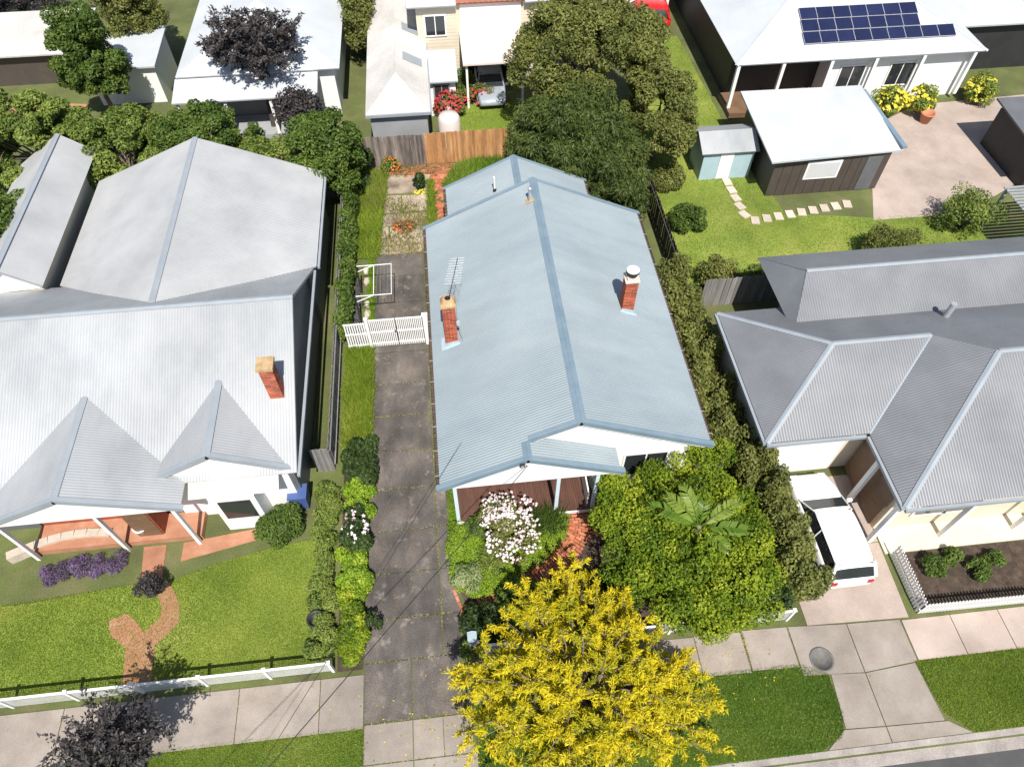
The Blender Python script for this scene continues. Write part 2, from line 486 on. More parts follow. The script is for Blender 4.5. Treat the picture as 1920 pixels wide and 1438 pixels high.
def leaf_mesh(name, P, N, T, L, W, tone, m, parent=None, kind=None, fold=0.15):
    """one small four-cornered leaf per row: centre P, normal N, long axis T"""
    n = len(P)
    N = norm(N)
    T = norm(T - N * np.sum(T * N, axis=1, keepdims=True))
    B = np.cross(N, T)
    L = np.broadcast_to(L, (n,))[:, None]
    W = np.broadcast_to(W, (n,))[:, None]
    vs = np.empty((n, 4, 3))
    vs[:, 0] = P - T * L * 0.5
    vs[:, 1] = P + B * W * 0.5 - T * L * 0.08 + N * W * fold
    vs[:, 2] = P + T * L * 0.5
    vs[:, 3] = P - B * W * 0.5 - T * L * 0.08 + N * W * fold
    me = bpy.data.meshes.new(name)
    me.vertices.add(4 * n)
    me.vertices.foreach_set('co', vs.reshape(-1).astype(np.float32))
    me.loops.add(4 * n)
    me.loops.foreach_set('vertex_index', np.arange(4 * n, dtype=np.int32))
    me.polygons.add(n)
    me.polygons.foreach_set('loop_start', np.arange(0, 4 * n, 4, dtype=np.int32))
    me.polygons.foreach_set('loop_total', np.full(n, 4, dtype=np.int32))
    at = me.attributes.new('tone', 'FLOAT', 'POINT')
    at.data.foreach_set('value', np.repeat(np.clip(tone, 0, 1), 4).astype(np.float32))
    me.update(calc_edges=True)
    me.materials.append(m)
    o = bpy.data.objects.new(name, me)
    C.objects.link(o)
    if parent:
        o.parent = parent
        o.matrix_parent_inverse = parent_world(parent).inverted()
    if kind:
        o['kind'] = kind
    return o


def clump_points(clumps, n, shell=0.5, rng=RNG, floor=0.04):
    """points spread through ellipsoid clumps [(c, r)], their outward direction and a tone per clump"""
    c = np.array([k[0] for k in clumps], float)
    r = np.array([k[1] for k in clumps], float)
    vol = np.prod(r, axis=1) ** (2 / 3)
    idx = rng.choice(len(c), size=n, p=vol / vol.sum())
    u = norm(rng.normal(size=(n, 3)))
    f = shell + (1 - shell) * np.sqrt(rng.random(n))
    P = c[idx] + u * r[idx] * f[:, None]
    ct = rng.random(len(c))
    keep = P[:, 2] > floor
    return P[keep], u[keep], ct[idx][keep]


def crown_clumps(c, r, n, cr, rng=RNG, low=-0.5, flat=0.8):
    """clumps spread unevenly over and inside an ellipsoid"""
    out = []
    for _ in range(n):
        while True:
            u = rng.normal(size=3)
            u /= np.linalg.norm(u)
            if u[2] > low:
                break
        f = 0.45 + 0.55 * rng.random() ** 0.6
        s = cr * (0.6 + 0.8 * rng.random())
        out.append((np.array(c) + u * np.array(r) * f, (s, s, s * flat)))
    return out


def foliage(name, clumps, n, L, W, m, parent=None, kind=None, up=0.5, spray=0, droop=0.0, shell=0.45, tvar=0.5, rng=RNG, tb=0.0, jit=0.7):
    if spray:
        P0, u0, t0 = clump_points(clumps, n // spray, shell, rng)
        k = len(P0)
        ax = norm(u0 + rng.normal(size=(k, 3)) * 0.6 + np.array([0, 0, -droop]))
        P = np.repeat(P0, spray, 0)
        u = np.repeat(u0, spray, 0)
        ct = np.repeat(t0, spray)
        a = np.repeat(ax, spray, 0)
        T = norm(a + rng.normal(size=(len(P), 3)) * 0.55)
        lp = L * (0.6 + 0.8 * rng.random(len(P)))
        P = P + T * lp[:, None] * 0.6
    else:
        P, u, ct = clump_points(clumps, n, shell, rng)
        lp = L * (0.6 + 0.8 * rng.random(len(P)))
        T = norm(rng.normal(size=P.shape) + u * 0.5 + np.array([0, 0, -droop]))
    N = norm(u * 0.6 + np.array([0, 0, up]) + rng.normal(size=P.shape) * jit)
    tone = tb + (1 - tvar) * ct + tvar * rng.random(len(P))
    return leaf_mesh(name, P, N, T, lp, W * (0.7 + 0.6 * rng.random(len(P))), tone, m, parent, kind)


def limbs(mb, base, top, r0, targets, rng=random):
    """tapered trunk with limbs running out to the targets"""
    base, top = V(base), V(top)
    mid = base.lerp(top, 0.5) + V((rng.uniform(-.08, .08), rng.uniform(-.08, .08), 0))
    mb.tube([base - V((0, 0, .1)), base.lerp(mid, .4), mid, top], [r0 * 1.25, r0, r0 * .85, r0 * .6], 8)
    for t in targets:
        t = V(t)
        s = base.lerp(top, rng.uniform(.55, .98))
        m1 = s.lerp(t, .5) + V((rng.uniform(-.2, .2), rng.uniform(-.2, .2), rng.uniform(.0, .35)))
        mb.tube([s, s.lerp(m1, .5) + V((0, 0, .06)), m1, t], [r0 * .45, r0 * .34, r0 * .24, r0 * .06], 5)
        for _ in range(2):
            q = m1.lerp(t, rng.uniform(.1, .6))
            e = q + V((rng.uniform(-.7, .7), rng.uniform(-.7, .7), rng.uniform(.0, .5)))
            mb.tube([q, q.lerp(e, .5) + V((0, 0, .05)), e], [r0 * .16, r0 * .1, r0 * .03], 4)
    return mb


def tree(name, label, cat, base, c, r, leaf, n, L, W, ncl=40, cr=0.7, r0=0.14, bark=None, group=None, seed=1, **kw):
    rng = np.random.default_rng(seed)
    t = thing(name, label, cat, base, 0, group)
    cl = crown_clumps(c, r, ncl, cr, rng, kw.pop('low', -0.45), kw.pop('flat', 0.8))
    extra = kw.pop('extra', [])
    cl += extra
    mb = MB()
    rr = random.Random(seed)
    top = V(base).lerp(V(c), 0.75)
    tg = [tuple(k[0]) for k in rr.sample(cl, min(len(cl), 14))]
    limbs(mb, base, top, r0, tg, rr)
    mb.build('trunk', bark or m_bark, t)
    foliage('crown', cl, n, L, W, leaf, t, rng=rng, **kw)
    return t


def branchy_tree(name, label, cat, base, c, r, leaf, nb, ns, npt, nl, L, W, r0, seed, droop=.3, reach=1.0, extra=(), bark=None, low=-.3, tlo=.1, tip=.4):
    """airy tree: limbs from the trunk, twigs from the limbs, sprays of leaves along the twigs"""
    rng = np.random.default_rng(seed)
    rr = random.Random(seed)
    t = thing(name, label, cat, base)
    mb = MB()
    b0, c = V(base), V(c)
    top = V((c.x, c.y, c.z + r[2] * .1))
    mid = b0.lerp(top, .5) + V((.1, -.06, 0))
    mb.tube([b0 - V((0, 0, .1)), b0.lerp(mid, .5), mid, top], [r0 * 1.3, r0, r0 * .85, r0 * .5], 9)
    ends = []
    for i in range(nb):
        a = i * 2.39996 + rr.uniform(-.3, .3)
        zz = low + (1 - low) * ((i + .5) / nb)
        h = math.sqrt(max(0, 1 - zz * zz))
        f = rr.uniform(.62, 1.08) * reach
        ends.append(c + V((h * math.cos(a) * r[0] * f, h * math.sin(a) * r[1] * f, zz * r[2] * f)))
    ends += [V(e) for e in extra]
    P, T, tone = [], [], []
    for e in ends:
        s0 = b0.lerp(top, rr.uniform(.5, 1.0))
        m1 = s0.lerp(e, .5) + V((rr.uniform(-.25, .25), rr.uniform(-.25, .25), rr.uniform(.1, .4)))
        line = [s0, s0.lerp(m1, .5) + V((0, 0, .05)), m1, m1.lerp(e, .55) + V((0, 0, .06)), e]
        mb.tube(line, [r0 * .3, r0 * .24, r0 * .17, r0 * .1, r0 * .03], 5)
        bt = rr.random()
        d0 = (e - m1).normalized()
        for k in range(ns):
            f = .25 + .75 * (k + rr.random()) / ns
            q = m1.lerp(e, f) if f > .4 else s0.lerp(m1, f + .55)
            d = (d0 * .7 + V((rr.gauss(0, .7), rr.gauss(0, .7), rr.gauss(.05, .45)))).normalized()
            ln = rr.uniform(.35, .85)
            x1 = q + d * ln * .55 + V((0, 0, .04))
            x2 = q + d * ln - V((0, 0, droop * ln * .6))
            mb.tube([q, x1, x2], [r0 * .07, r0 * .045, r0 * .015], 3)
            for j in range(npt):
                g = .15 + .85 * (j + rr.random()) / npt
                p = q.lerp(x1, g * 2) if g < .5 else x1.lerp(x2, g * 2 - 1)
                dd = (x2 - x1).normalized()
                for _ in range(nl):
                    P.append(p)
                    T.append(dd)
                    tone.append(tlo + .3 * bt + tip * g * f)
    P, T, tone = np.array([tuple(p) for p in P]), np.array([tuple(p) for p in T]), np.array(tone)
    n = len(P)
    T = norm(T * .7 + rng.normal(size=(n, 3)) * .6 + np.array([0, 0, -droop * .6]))
    lp = L * (.55 + .9 * rng.random(n))
    P = P + T * lp[:, None] * .6 + rng.normal(size=(n, 3)) * .03
    N = norm(rng.normal(size=(n, 3)) * .7 + np.array([0, -.1, .8]))
    mb.build('trunk', bark or m_bark, t)
    leaf_mesh('crown', P, N, T, lp, W * (.7 + .6 * rng.random(n)), tone + .3 * rng.random(n), leaf, t)
    return t


def shrub(name, label, cat, c, r, leaf, n, L, W, ncl=14, cr=0.3, group=None, seed=1, **kw):
    rng = np.random.default_rng(seed)
    t = thing(name, label, cat, (c[0], c[1], 0), 0, group)
    cl = crown_clumps(c, r, ncl, cr, rng, kw.pop('low', -0.6), kw.pop('flat', 0.85))
    cl += kw.pop('extra', [])
    mb = MB()
    rr = random.Random(seed)
    for k in rr.sample(cl, min(len(cl), 7)):
        mb.tube([(c[0] + rr.uniform(-.06, .06), c[1] + rr.uniform(-.06, .06), -0.03), V((c[0], c[1], 0)).lerp(V(k[0]), .5) + V((0, 0, .05)), tuple(k[0])],
                [0.03, 0.02, 0.006], 4)
    mb.build('stem', m_bark_dk, t)
    foliage('foliage', cl, n, L, W, leaf, t, rng=rng, **kw)
    return t


def hedge_clumps(x0, x1, y0, y1, z, d=0.35, rng=RNG, jitter=0.2):
    out = []
    x0, x1, y0, y1 = x0 + d * .35, x1 - d * .35, y0 + d * .2, y1 - d * .2
    nx, ny = max(1, round((x1 - x0) / d * 1.3)), max(1, round((y1 - y0) / d * 1.3))
    for i in range(nx):
        for j in range(ny):
            x = x0 + (i + .5) * (x1 - x0) / nx + rng.uniform(-jitter, jitter)
            y = y0 + (j + .5) * (y1 - y0) / ny + rng.uniform(-jitter, jitter)
            h = z * (0.6 + 0.55 * rng.random())
            out.append((np.array((x, y, h * .55)), (d * .75, d * .75, h * .5)))
    return out


def hedge(name, label, cat, box, z, leaf, n, L, W, d=0.4, seed=1, group=None, **kw):
    rng = np.random.default_rng(seed)
    x0, x1, y0, y1 = box
    t = thing(name, label, cat, ((x0 + x1) / 2, (y0 + y1) / 2, 0), 0, group)
    mb = MB()
    rr = random.Random(seed)
    for _ in range(max(4, int((x1 - x0 + y1 - y0) * 2))):
        x, y = rr.uniform(x0 + .1, x1 - .1), rr.uniform(y0 + .1, y1 - .1)
        mb.tube([(x, y, -.03), (x + rr.uniform(-.1, .1), y + rr.uniform(-.1, .1), z * .5), (x + rr.uniform(-.2, .2), y + rr.uniform(-.2, .2), z * .85)], [.03, .02, .006], 4)
    mb.build('stem', m_bark_dk, t)
    foliage('foliage', hedge_clumps(x0, x1, y0, y1, z, d, rng), n, L, W, leaf, t, rng=rng, **kw)
    return t


def in_poly(P, poly):
    x, y = P[:, 0], P[:, 1]
    ins = np.zeros(len(P), bool)
    n = len(poly)
    for i in range(n):
        x0, y0 = poly[i]
        x1, y1 = poly[(i + 1) % n]
        c = ((y0 > y) != (y1 > y)) & (x < (x1 - x0) * (y - y0) / (y1 - y0 + 1e-12) + x0)
        ins ^= c
    return ins


def grass(name, poly, n, h, m, label=None, cat=None, w=0.02, z=0.0, seed=1, lean=0.6, patch=None, density=None):
    """blades of grass over a ground polygon: one uncountable object"""
    rng = np.random.default_rng(seed)
    a = np.array(poly)
    P = rng.uniform(a.min(0), a.max(0), size=(n, 2))
    P = P[in_poly(P, poly)]
    f = (np.sin(P[:, 0] * 2.1 + 1.3 * np.sin(P[:, 1] * 1.7)) + np.sin(P[:, 1] * 2.7 + np.cos(P[:, 0] * 1.1) * 2)) * .25 + .5
    if patch:
        P, f = P[rng.random(len(P)) < np.clip(f * patch, 0.03, 1)], None
        f = (np.sin(P[:, 0] * 2.1 + 1.3 * np.sin(P[:, 1] * 1.7)) + np.sin(P[:, 1] * 2.7)) * .25 + .5
    k = len(P)
    hh = h * (0.5 + rng.random(k))
    T = norm(np.stack([rng.normal(size=k) * lean, rng.normal(size=k) * lean, np.ones(k)], 1))
    Pc = np.stack([P[:, 0], P[:, 1], np.full(k, z)], 1) + T * hh[:, None] * .45
    N = norm(np.stack([rng.normal(size=k), rng.normal(size=k) - .6, np.full(k, .35)], 1))
    g = np.sin(P[:, 0] * .55 + 2 * np.sin(P[:, 1] * .43 + seed)) * .5 + .5
    tone = 0.3 * f + 0.3 * g * g + 0.42 * rng.random(k)
    o = leaf_mesh(name, Pc, N, T, hh, w * (0.7 + 0.6 * rng.random(k)), tone, m, None, 'stuff')
    return tag(o, label, cat)


def sheet(name, poly, z, m, kind='structure', label=None):
    o = MB().add([(x, y, z) for x, y in poly], [tuple(range(len(poly)))]).build(name, m, None, kind)
    if o.data.polygons[0].normal.z < 0:
        o.data.flip_normals()
    return tag(o, label)


def slab(name, poly, z0, z1, m, parent):
    a = sum(poly[i][0] * poly[(i + 1) % len(poly)][1] - poly[(i + 1) % len(poly)][0] * poly[i][1] for i in range(len(poly)))
    if a < 0:
        poly = poly[::-1]
    return MB().extrude([(x, y, z0) for x, y in poly], (0, 0, z1 - z0)).build(name, m, parent)

# ================================================================== SETTING: ground, street, paving
sheet('ground', [(-400, 2.62), (400, 2.62), (400, 700), (-400, 700)], -0.004, m_ground)
sheet('road', [(-400, -300), (400, -300), (400, 2.3), (-400, 2.3)], -0.13, m_road)
kb = MB()
kb.extrude([(-60, 2.3, -0.3), (-60, 2.3, -0.115), (-60, 2.62, -0.125), (-60, 2.68, 0.0), (-60, 2.86, 0.012), (-60, 2.86, -0.3)], (140, 0, 0))
kb.build('kerb', m_kerb, None, 'structure')

fp = thing('footpath', None, None)
fp['kind'] = 'structure'
xs = [-16.2, -13.4, -10.7, -8.0, -5.45, -4.07]
for a, b in zip(xs, xs[1:]):
    slab('paving_slab', [(a + .012, 5.02), (b - .012, 5.02), (b - .012, 6.62), (a + .012, 6.62)], -.08, .03, m_conc_pale, fp)
xs = [-0.8, 0.7, 2.2, 3.7, 5.25, 6.8, 8.42, 9.98]
for a, b in zip(xs, xs[1:]):
    g = 0.05 if b == 8.42 else 0.014
    slab('paving_slab', [(a + .012, 5.38), (b - g, 5.33), (b - g, 6.62), (a + .012, 6.66)], -.08, .03, m_conc_pale, fp)
xs = [13.9, 15.6, 17.3, 19.0]
for a, b in zip(xs, xs[1:]):
    slab('paving_slab', [(a + .012, 5.12), (b - .012, 5.12), (b - .012, 6.42), (a + .012, 6.42)], -.08, .03, m_conc_pink, fp)

dw = thing('driveway', None, None)
dw['kind'] = 'structure'
ys = [5.14, 6.95, 8.33, 9.93, 11.54, 13.25, 14.9, 16.61, 18.23, 19.95, 21.6, 22.9, 24.6, 26.1]
for i, (a, b) in enumerate(zip(ys, ys[1:])):
    lx = [-4.05, -4.05, -4.0, -3.95, -3.9, -3.9, -3.95, -4.05, -4.08, -4.08, -4.02, -3.98, -3.98, -3.98][i]
    mx = -2.54 if i == 0 else -1.5
    slab('concrete_slab', [(lx, a + .016), (mx - .022, a + .016), (mx - .022, b - .016), (lx, b - .016)], -.1, .034 + .006 * random.random(), m_conc_dark, dw)
    rx = [-0.95, -0.9, -0.82, -1.12, -1.12, -1.12, -1.05, -1.05, -0.95, -0.95][min(i, 9)]
    if i < 9:
        slab('concrete_slab', [(mx + .02, a + .012), (rx, a + .012), (rx, b - .012), (mx + .02, b - .012)], -.1, .032 + .006 * random.random(), m_conc_dark, dw)
co = thing('crossover', None, None)
co['kind'] = 'structure'
for x0, x1, y0, y1 in [(-4.05, -2.56, 4.0, 5.1), (-2.53, -1.62, 4.0, 5.1), (-1.6, -0.72, 4.0, 5.1), (-4.1, -2.56, 2.88, 3.97), (-2.53, -.62, 2.88, 3.97)]:
    slab('paving_slab', [(x0, y0), (x1, y0), (x1, y1), (x0, y1)], -.08, .028, m_conc_pale, co)
# moss and weeds in the joints of the driveway
jp = []
for y in ys[1:9]:
    k = 150
    jp.append(np.stack([RNG.uniform(-3.95, -1.1, k), y + RNG.normal(size=k) * .022, np.full(k, .035)], 1))
k = 1300
yy = RNG.uniform(6.9, 20, k)
jp.append(np.stack([-1.5 + RNG.normal(size=k) * .018 + .02 * np.sin(yy), yy, np.full(k, .035)], 1))
k = 500
yy = RNG.uniform(13, 19.8, k)
jp.append(np.stack([-1.42 + np.abs(RNG.normal(size=k)) * .05, yy, np.full(k, .035)], 1))
for x in (-13.4, -10.7, -8.0, -5.45, .7, 2.2, 3.7, 5.25, 6.8, 8.42, 8.44, 9.98):
    k = 40 if x != 8.42 else 420
    yj = RNG.uniform(5.4, 6.6, k) if x > 0 else RNG.uniform(5.05, 6.6, k)
    jp.append(np.stack([x + RNG.normal(size=k) * (.012 if k < 100 else .03), yj, np.full(k, .03)], 1))
for y0 in (3.985, 5.12):
    k = 160
    jp.append(np.stack([RNG.uniform(-4.05, -.7, k), y0 + RNG.normal(size=k) * .02, np.full(k, .03)], 1))
jp = np.concatenate(jp)
jp = jp[(np.sin(jp[:, 0] * 5) + np.sin(jp[:, 1] * 3.1) + RNG.normal(size=len(jp))) > -0.3]
leaf_mesh('joint_weeds', jp, RNG.normal(size=jp.shape) * .5 + np.array([0, 0, 1]), RNG.normal(size=jp.shape), .06, .03, RNG.random(len(jp)), lf_dryjoint, None, 'stuff')

# driveway next door (right) and its apron to the kerb
rd = thing('concrete_drive', None, None)
rd['kind'] = 'structure'
for poly in ([(10.02, 5.05), (12.0, 4.95), (12.0, 6.5), (10.02, 6.62)], [(12.03, 4.95), (13.85, 5.1), (13.85, 6.45), (12.03, 6.5)],
             [(10.75, 3.4), (12.0, 3.35), (12.0, 4.92), (10.9, 5.0)], [(12.03, 3.35), (13.9, 3.3), (13.75, 5.05), (12.03, 4.92)],
             [(10.0, 2.88), (12.0, 2.88), (12.0, 3.32), (10.7, 3.37)], [(12.03, 2.88), (14.6, 2.88), (14.0, 3.27), (12.03, 3.32)]):
    slab('paving_slab', poly, -.08, .028, m_conc_pale, rd)
for poly in ([(10.7, 6.6), (14.2, 6.5), (14.3, 9.2), (10.7, 9.2)], [(10.7, 9.23), (14.3, 9.23), (14.3, 12.0), (10.6, 12.0)]):
    slab('paving_slab', poly, -.08, .02, m_conc_pink, rd)

# turf
sheet('verge', [(-60, 2.86), (-4.15, 2.86), (-4.12, 5.0), (-60, 5.0)], 0.004, m_verge)
sheet('verge', [(-.6, 2.86), (9.7, 2.86), (10.5, 3.2), (10.75, 3.9), (10.75, 5.0), (9.9, 5.33), (-.6, 5.36)], 0.004, m_verge)
sheet('verge', [(14.7, 2.86), (60, 2.86), (60, 5.1), (13.8, 5.1), (14.0, 3.5)], 0.004, m_verge)
grass('verge_grass', [(-0.6, 2.84), (9.75, 2.86), (10.6, 3.2), (10.85, 3.9), (10.8, 5.06), (9.95, 5.43), (-.6, 5.46)], 120000, .07, lf_verge, 'thick green grass on the verge beside the street tree', 'grass', w=.014, seed=3)
grass('verge_grass', [(-13, 2.84), (-4.06, 2.84), (-4.0, 5.1), (-13, 5.09)], 70000, .06, lf_grass, 'green grass on the verge left of the driveway', 'grass', w=.015, seed=4)
grass('verge_grass', [(14.7, 2.86), (18, 2.86), (18, 5.15), (13.75, 5.12), (14.0, 3.5)], 40000, .06, lf_grass, 'green grass on the verge right of the neighbour drive', 'grass', w=.015, seed=5)
# lawns next door
sheet('lawn', [(-22, 6.95), (-5.35, 6.95), (-5.35, 11.6), (-7.3, 11.4), (-9.3, 11.0), (-10.7, 10.55), (-12.4, 10.5), (-15.5, 10.2), (-22, 10.2)], 0.006, m_lawn)
grass('lawn_grass', [(-17, 6.95), (-5.3, 6.95), (-5.3, 11.6), (-7.3, 11.4), (-9.3, 11.0), (-10.7, 10.55), (-12.4, 10.5), (-17, 10.2)], 120000, .05, lf_grass, 'mown front lawn of the left neighbour', 'grass', w=.02, seed=6)
sheet('lawn', [(10.6, 22.6), (27, 22.6), (25.6, 26.2), (21.3, 26.2), (17, 27), (16.2, 34), (15.9, 45), (12.5, 45), (10.6, 34)], 0.006, m_lawn)
grass('lawn_grass', [(10.6, 22.6), (27, 22.6), (25.6, 26.2), (21.3, 26.2), (17, 27), (16.2, 34), (15.9, 45), (12.5, 45), (10.6, 34)], 90000, .07, lf_grass, 'long back lawn behind the right neighbour', 'grass', w=.03, seed=7)
sheet('lawn', [(0.6, 33.4), (4.4, 33.4), (4.4, 38.6), (0.6, 38.6)], 0.006, m_lawn)
grass('lawn_grass', [(0.6, 33.4), (4.4, 33.4), (4.4, 38.6), (0.6, 38.6)], 16000, .06, lf_grass, 'small lawn behind the paling fence', 'grass', w=.025, seed=8)
sheet('paved_yard', [(21.3, 26.0), (26.2, 26.0), (31, 28.5), (36, 36), (28, 35.6), (24, 33.5), (22.9, 30)], 0.012, m_conc_pink)
# garden beds of the house
sheet('garden_soil', [(-.75, 7.0), (10.2, 6.95), (10.2, 12.5), (-.72, 11.6), (-1.05, 9.7), (-.7, 8.7)], 0.005, m_mulch)
sheet('garden_soil', [(-4.95, 6.8), (-4.1, 6.8), (-3.95, 20), (-4.95, 20)], 0.005, m_mulch)

# ================================================================== THE HOUSE
# main roof: eaves x=-1.15 and 8.28 at z=3.0, ridge x=3.55 z=5.2; gables at y=12.15 and 24.5; porch gable front y=11.45
EL, ER, RX, ZE, ZR = -1.15, 8.28, 3.55, 3.0, 5.2
YF, YB, YP = 12.15, 24.5, 11.45
SL = (ZR - ZE) / (RX - EL)
SR = (ZR - ZE) / (ER - RX)
zl = lambda x: ZR - SL * (RX - x)
zr = lambda x: ZR - SR * (x - RX)
PX = 1.77                                   # porch ridge
PZ = zl(PX)
PE = 4.95                                   # porch right eave
SP = (PZ - ZE) / (PE - PX)
house = thing('weatherboard_house', 'white weatherboard house under a long pale blue corrugated gable roof', 'house', (3.5, 18, 0))
nl = V((-SL, 0, 1)).normalized()
nr = V((SR, 0, 1)).normalized()
npz = V((SP, 0, 1)).normalized()
mb = MB()
corrugate(mb, [(EL, YP, ZE), (PX, YP, PZ), (PX, YB, PZ), (EL, YB, ZE)], (-1, 0, -SL))
corrugate(mb, [(PX, YF, PZ), (RX, YF, ZR), (RX, YB, ZR), (PX, YB, PZ)], (-1, 0, -SL))
corrugate(mb, [(RX, YF, ZR), (ER, YF, ZE), (ER, YB, ZE), (RX, YB, ZR)], (1, 0, -SR))
corrugate(mb, [(PX, YP, PZ), (PE, YP, ZE), (PE, 12.38, ZE), (PX, 12.38, PZ)], (1, 0, -SP))
roof = mb.build('roof', m_roof, house)
# flashings: ridge caps and barge caps
mb = MB()
def ridge_cap(mb, x, z, y0, y1, sl, sr, w=0.17, lift=0.022):
    a = V((-1, 0, -sl)).normalized()
    b = V((1, 0, -sr)).normalized()
    mb.plank((x - .012, y0, z + lift), (x - .012, y1, z + lift), a, 0, w, (-sl, 0, 1), .008)
    mb.plank((x + .012, y0, z + lift), (x + .012, y1, z + lift), b, 0, w, (sr, 0, 1), .008)
    mb.tube([(x, y0, z + lift), (x, y1, z + lift)], .016, 6)
ridge_cap(mb, RX, ZR, YF - .03, YB + .03, SL, SR)
ridge_cap(mb, PX, PZ, YP - .03, YF - .02, SL, SP, .14)
def barge(mb, p0, p1, y, ydir, n, w=.17, drop=.17):
    """flashing on a sloping roof edge with its turned-down face"""
    p0, p1 = V(p0), V(p1)
    up = V(n).normalized() * .02
    mb.plank(p0 + up, p1 + up, (0, -ydir, 0), -.02, w, n, .008)
    mb.plank(p0 + V((0, ydir * .014, .02)), p1 + V((0, ydir * .014, .02)), n, -drop, .0, (0, ydir, 0), .012)
barge(mb, (EL - .12, YP, ZE - .055), (PX, YP, PZ), YP, -1, nl)
barge(mb, (PX, YP, PZ), (PE + .16, YP, ZE - .06), YP, -1, npz)
barge(mb, (PX + .1, YF, zl(PX + .1)), (RX, YF, ZR), YF, -1, nl)
barge(mb, (RX, YF, ZR), (ER + .12, YF, ZE - .05), YF, -1, nr)
barge(mb, (EL - .12, YB, ZE - .055), (RX, YB, ZR), YB, 1, nl)
barge(mb, (RX, YB, ZR), (ER + .14, YB, ZE - .06), YB, 1, nr)
mb.build('barge_flashing', m_cap, house)
# rear wing roof
WX, WZ, WE, WY = 3.08, 4.1, 2.6, 27.65
SW = .466
mb = MB()
wl, wr = WX - (WZ - WE) / SW, WX + (WZ - WE) / SW + .15
corrugate(mb, [(wl, 24.45, WE), (WX, 24.45, WZ), (WX, WY, WZ), (wl, WY, WE)], (-1, 0, -SW))
corrugate(mb, [(WX, 24.45, WZ), (wr, 24.45, WZ - SW * (wr - WX)), (wr, WY, WZ - SW * (wr - WX)), (WX, WY, WZ)], (1, 0, -SW))
mb.build('rear_roof', m_roof, house)
mb = MB()
ridge_cap(mb, WX, WZ, 24.5, WY + .03, SW, SW, .16)
nwl, nwr = V((-SW, 0, 1)), V((SW, 0, 1))
barge(mb, (wl - .12, WY, WE - .055), (WX, WY, WZ), WY, 1, nwl)
barge(mb, (WX, WY, WZ), (wr + .14, WY, WZ - SW * (wr + .14 - WX)), WY, 1, nwr)
mb.build('rear_flashing', m_cap, house)
# gutters with litter inside and pale brackets
def gutter(x, z, y0, y1, sx, n):
    mb = MB()
    mb.box(x - .06, x + .06, y0, y1, z - .12, z - .1)
    mb.box(x + sx * .05, x + sx * .062, y0, y1, z - .1, z - .015)
    mb.box(x - sx * .062, x - sx * .05, y0, y1, z - .1, z - .02)
    g = mb.build('gutter', m_dkmetal, house)
    fm = MB()
    fm.box(x - .049, x + .049, y0 + .01, y1 - .01, z - .098, z - .06)
    fm.build('leaf_litter', m_gutter, g)
    bm_ = mesh_of(MB().box(-.07, .07, -.012, .012, -.01, .006), 'bracket', m_galv)
    for k in range(n):
        inst('bracket', bm_, g, (x, y0 + (k + .5) * (y1 - y0) / n, z))
gutter(EL - .07, ZE - .03, YP + .02, YB - .1, -1, 13)
gutter(ER + .07, ZE - .03, YF + .02, YB - .1, 1, 13)
gutter(wl - .07, WE - .03, 24.6, WY - .05, -1, 4)
gutter(wr + .07, WZ - SW * (wr - WX) - .03, 24.6, WY - .05, 1, 4)
# walls
mb = MB()
mb.box(-.7, 7.85, 13.5, 24.2, .0, 3.05)
mb.box(4.3, 7.85, 12.42, 13.5, .0, 3.05)
mb.box(.05, 6.2, 24.2, 27.4, .0, 2.65)
boards(mb, (-.7, 13.5), (4.3, 13.5), .35, 3.0, (0, -1))
boards(mb, (4.3, 12.42), (7.85, 12.42), .25, 3.05, (0, -1))
boards(mb, (-.7, 24.2), (-.7, 13.5), .25, 2.9, (-1, 0))
boards(mb, (7.85, 12.42), (7.85, 24.2), .25, 2.9, (1, 0))
boards(mb, (4.3, 13.5), (4.3, 12.42), .35, 3.0, (-1, 0))
mb.build('wall', m_white, house)
# gables (lapped boards) with white fascia under the barge
mb = MB()
mb.extrude([(-.66, YP + .05, 2.9), (PE - .35, YP + .05, 2.9), (PE - .12, YP + .05, 2.98), (PX, YP + .05, PZ - .1), (EL + .1, YP + .05, ZE - .03)], (0, .1, 0))
mb.build('porch_gable', m_white, house)
mb = MB()
mb.extrude([(EL + .5, 12.45, 2.9), (ER - .5, 12.45, 2.9), (ER - .3, 12.45, 3.02), (RX, 12.45, ZR - .09), (EL + .3, 12.45, 3.03)], (0, .1, 0))
z = 2.95
while z < ZR - .2:
    hw0, hw1 = (ZR - .1 - z) / SL, (ZR - .1 - z) / SR
    mb.add([(RX - hw0, 12.434, z), (RX + hw1, 12.434, z), (RX + hw1 - .38, 12.446, z + .18), (RX - hw0 + .38, 12.446, z + .18)], [(0, 1, 2, 3)])
    z += .18
mb.build('front_gable', m_white, house)
mb = MB()
mb.plank((PX + .3, 12.2, zl(PX + .3) - .1), (RX, 12.2, ZR - .1), nl, -.2, 0, (0, 1, 0), .03)
mb.plank((RX, 12.2, ZR - .1), (ER - .1, 12.2, zr(ER - .1) - .1), nr, -.2, 0, (0, 1, 0), .03)
mb.plank((EL - .05, YP + .03, ZE - .12), (PX, YP + .03, PZ - .1), nl, -.16, 0, (0, 1, 0), .015)
mb.plank((PX, YP + .03, PZ - .1), (PE + .08, YP + .03, ZE - .13), npz, -.16, 0, (0, 1, 0), .015)
mb.build('fascia', m_white, house)
mb = MB().extrude([(wl + .3, 27.42, 2.6), (wr - .3, 27.42, 2.6), (WX, 27.42, WZ - .1)], (0, .08, 0))
mb.build('rear_gable', m_white, house)
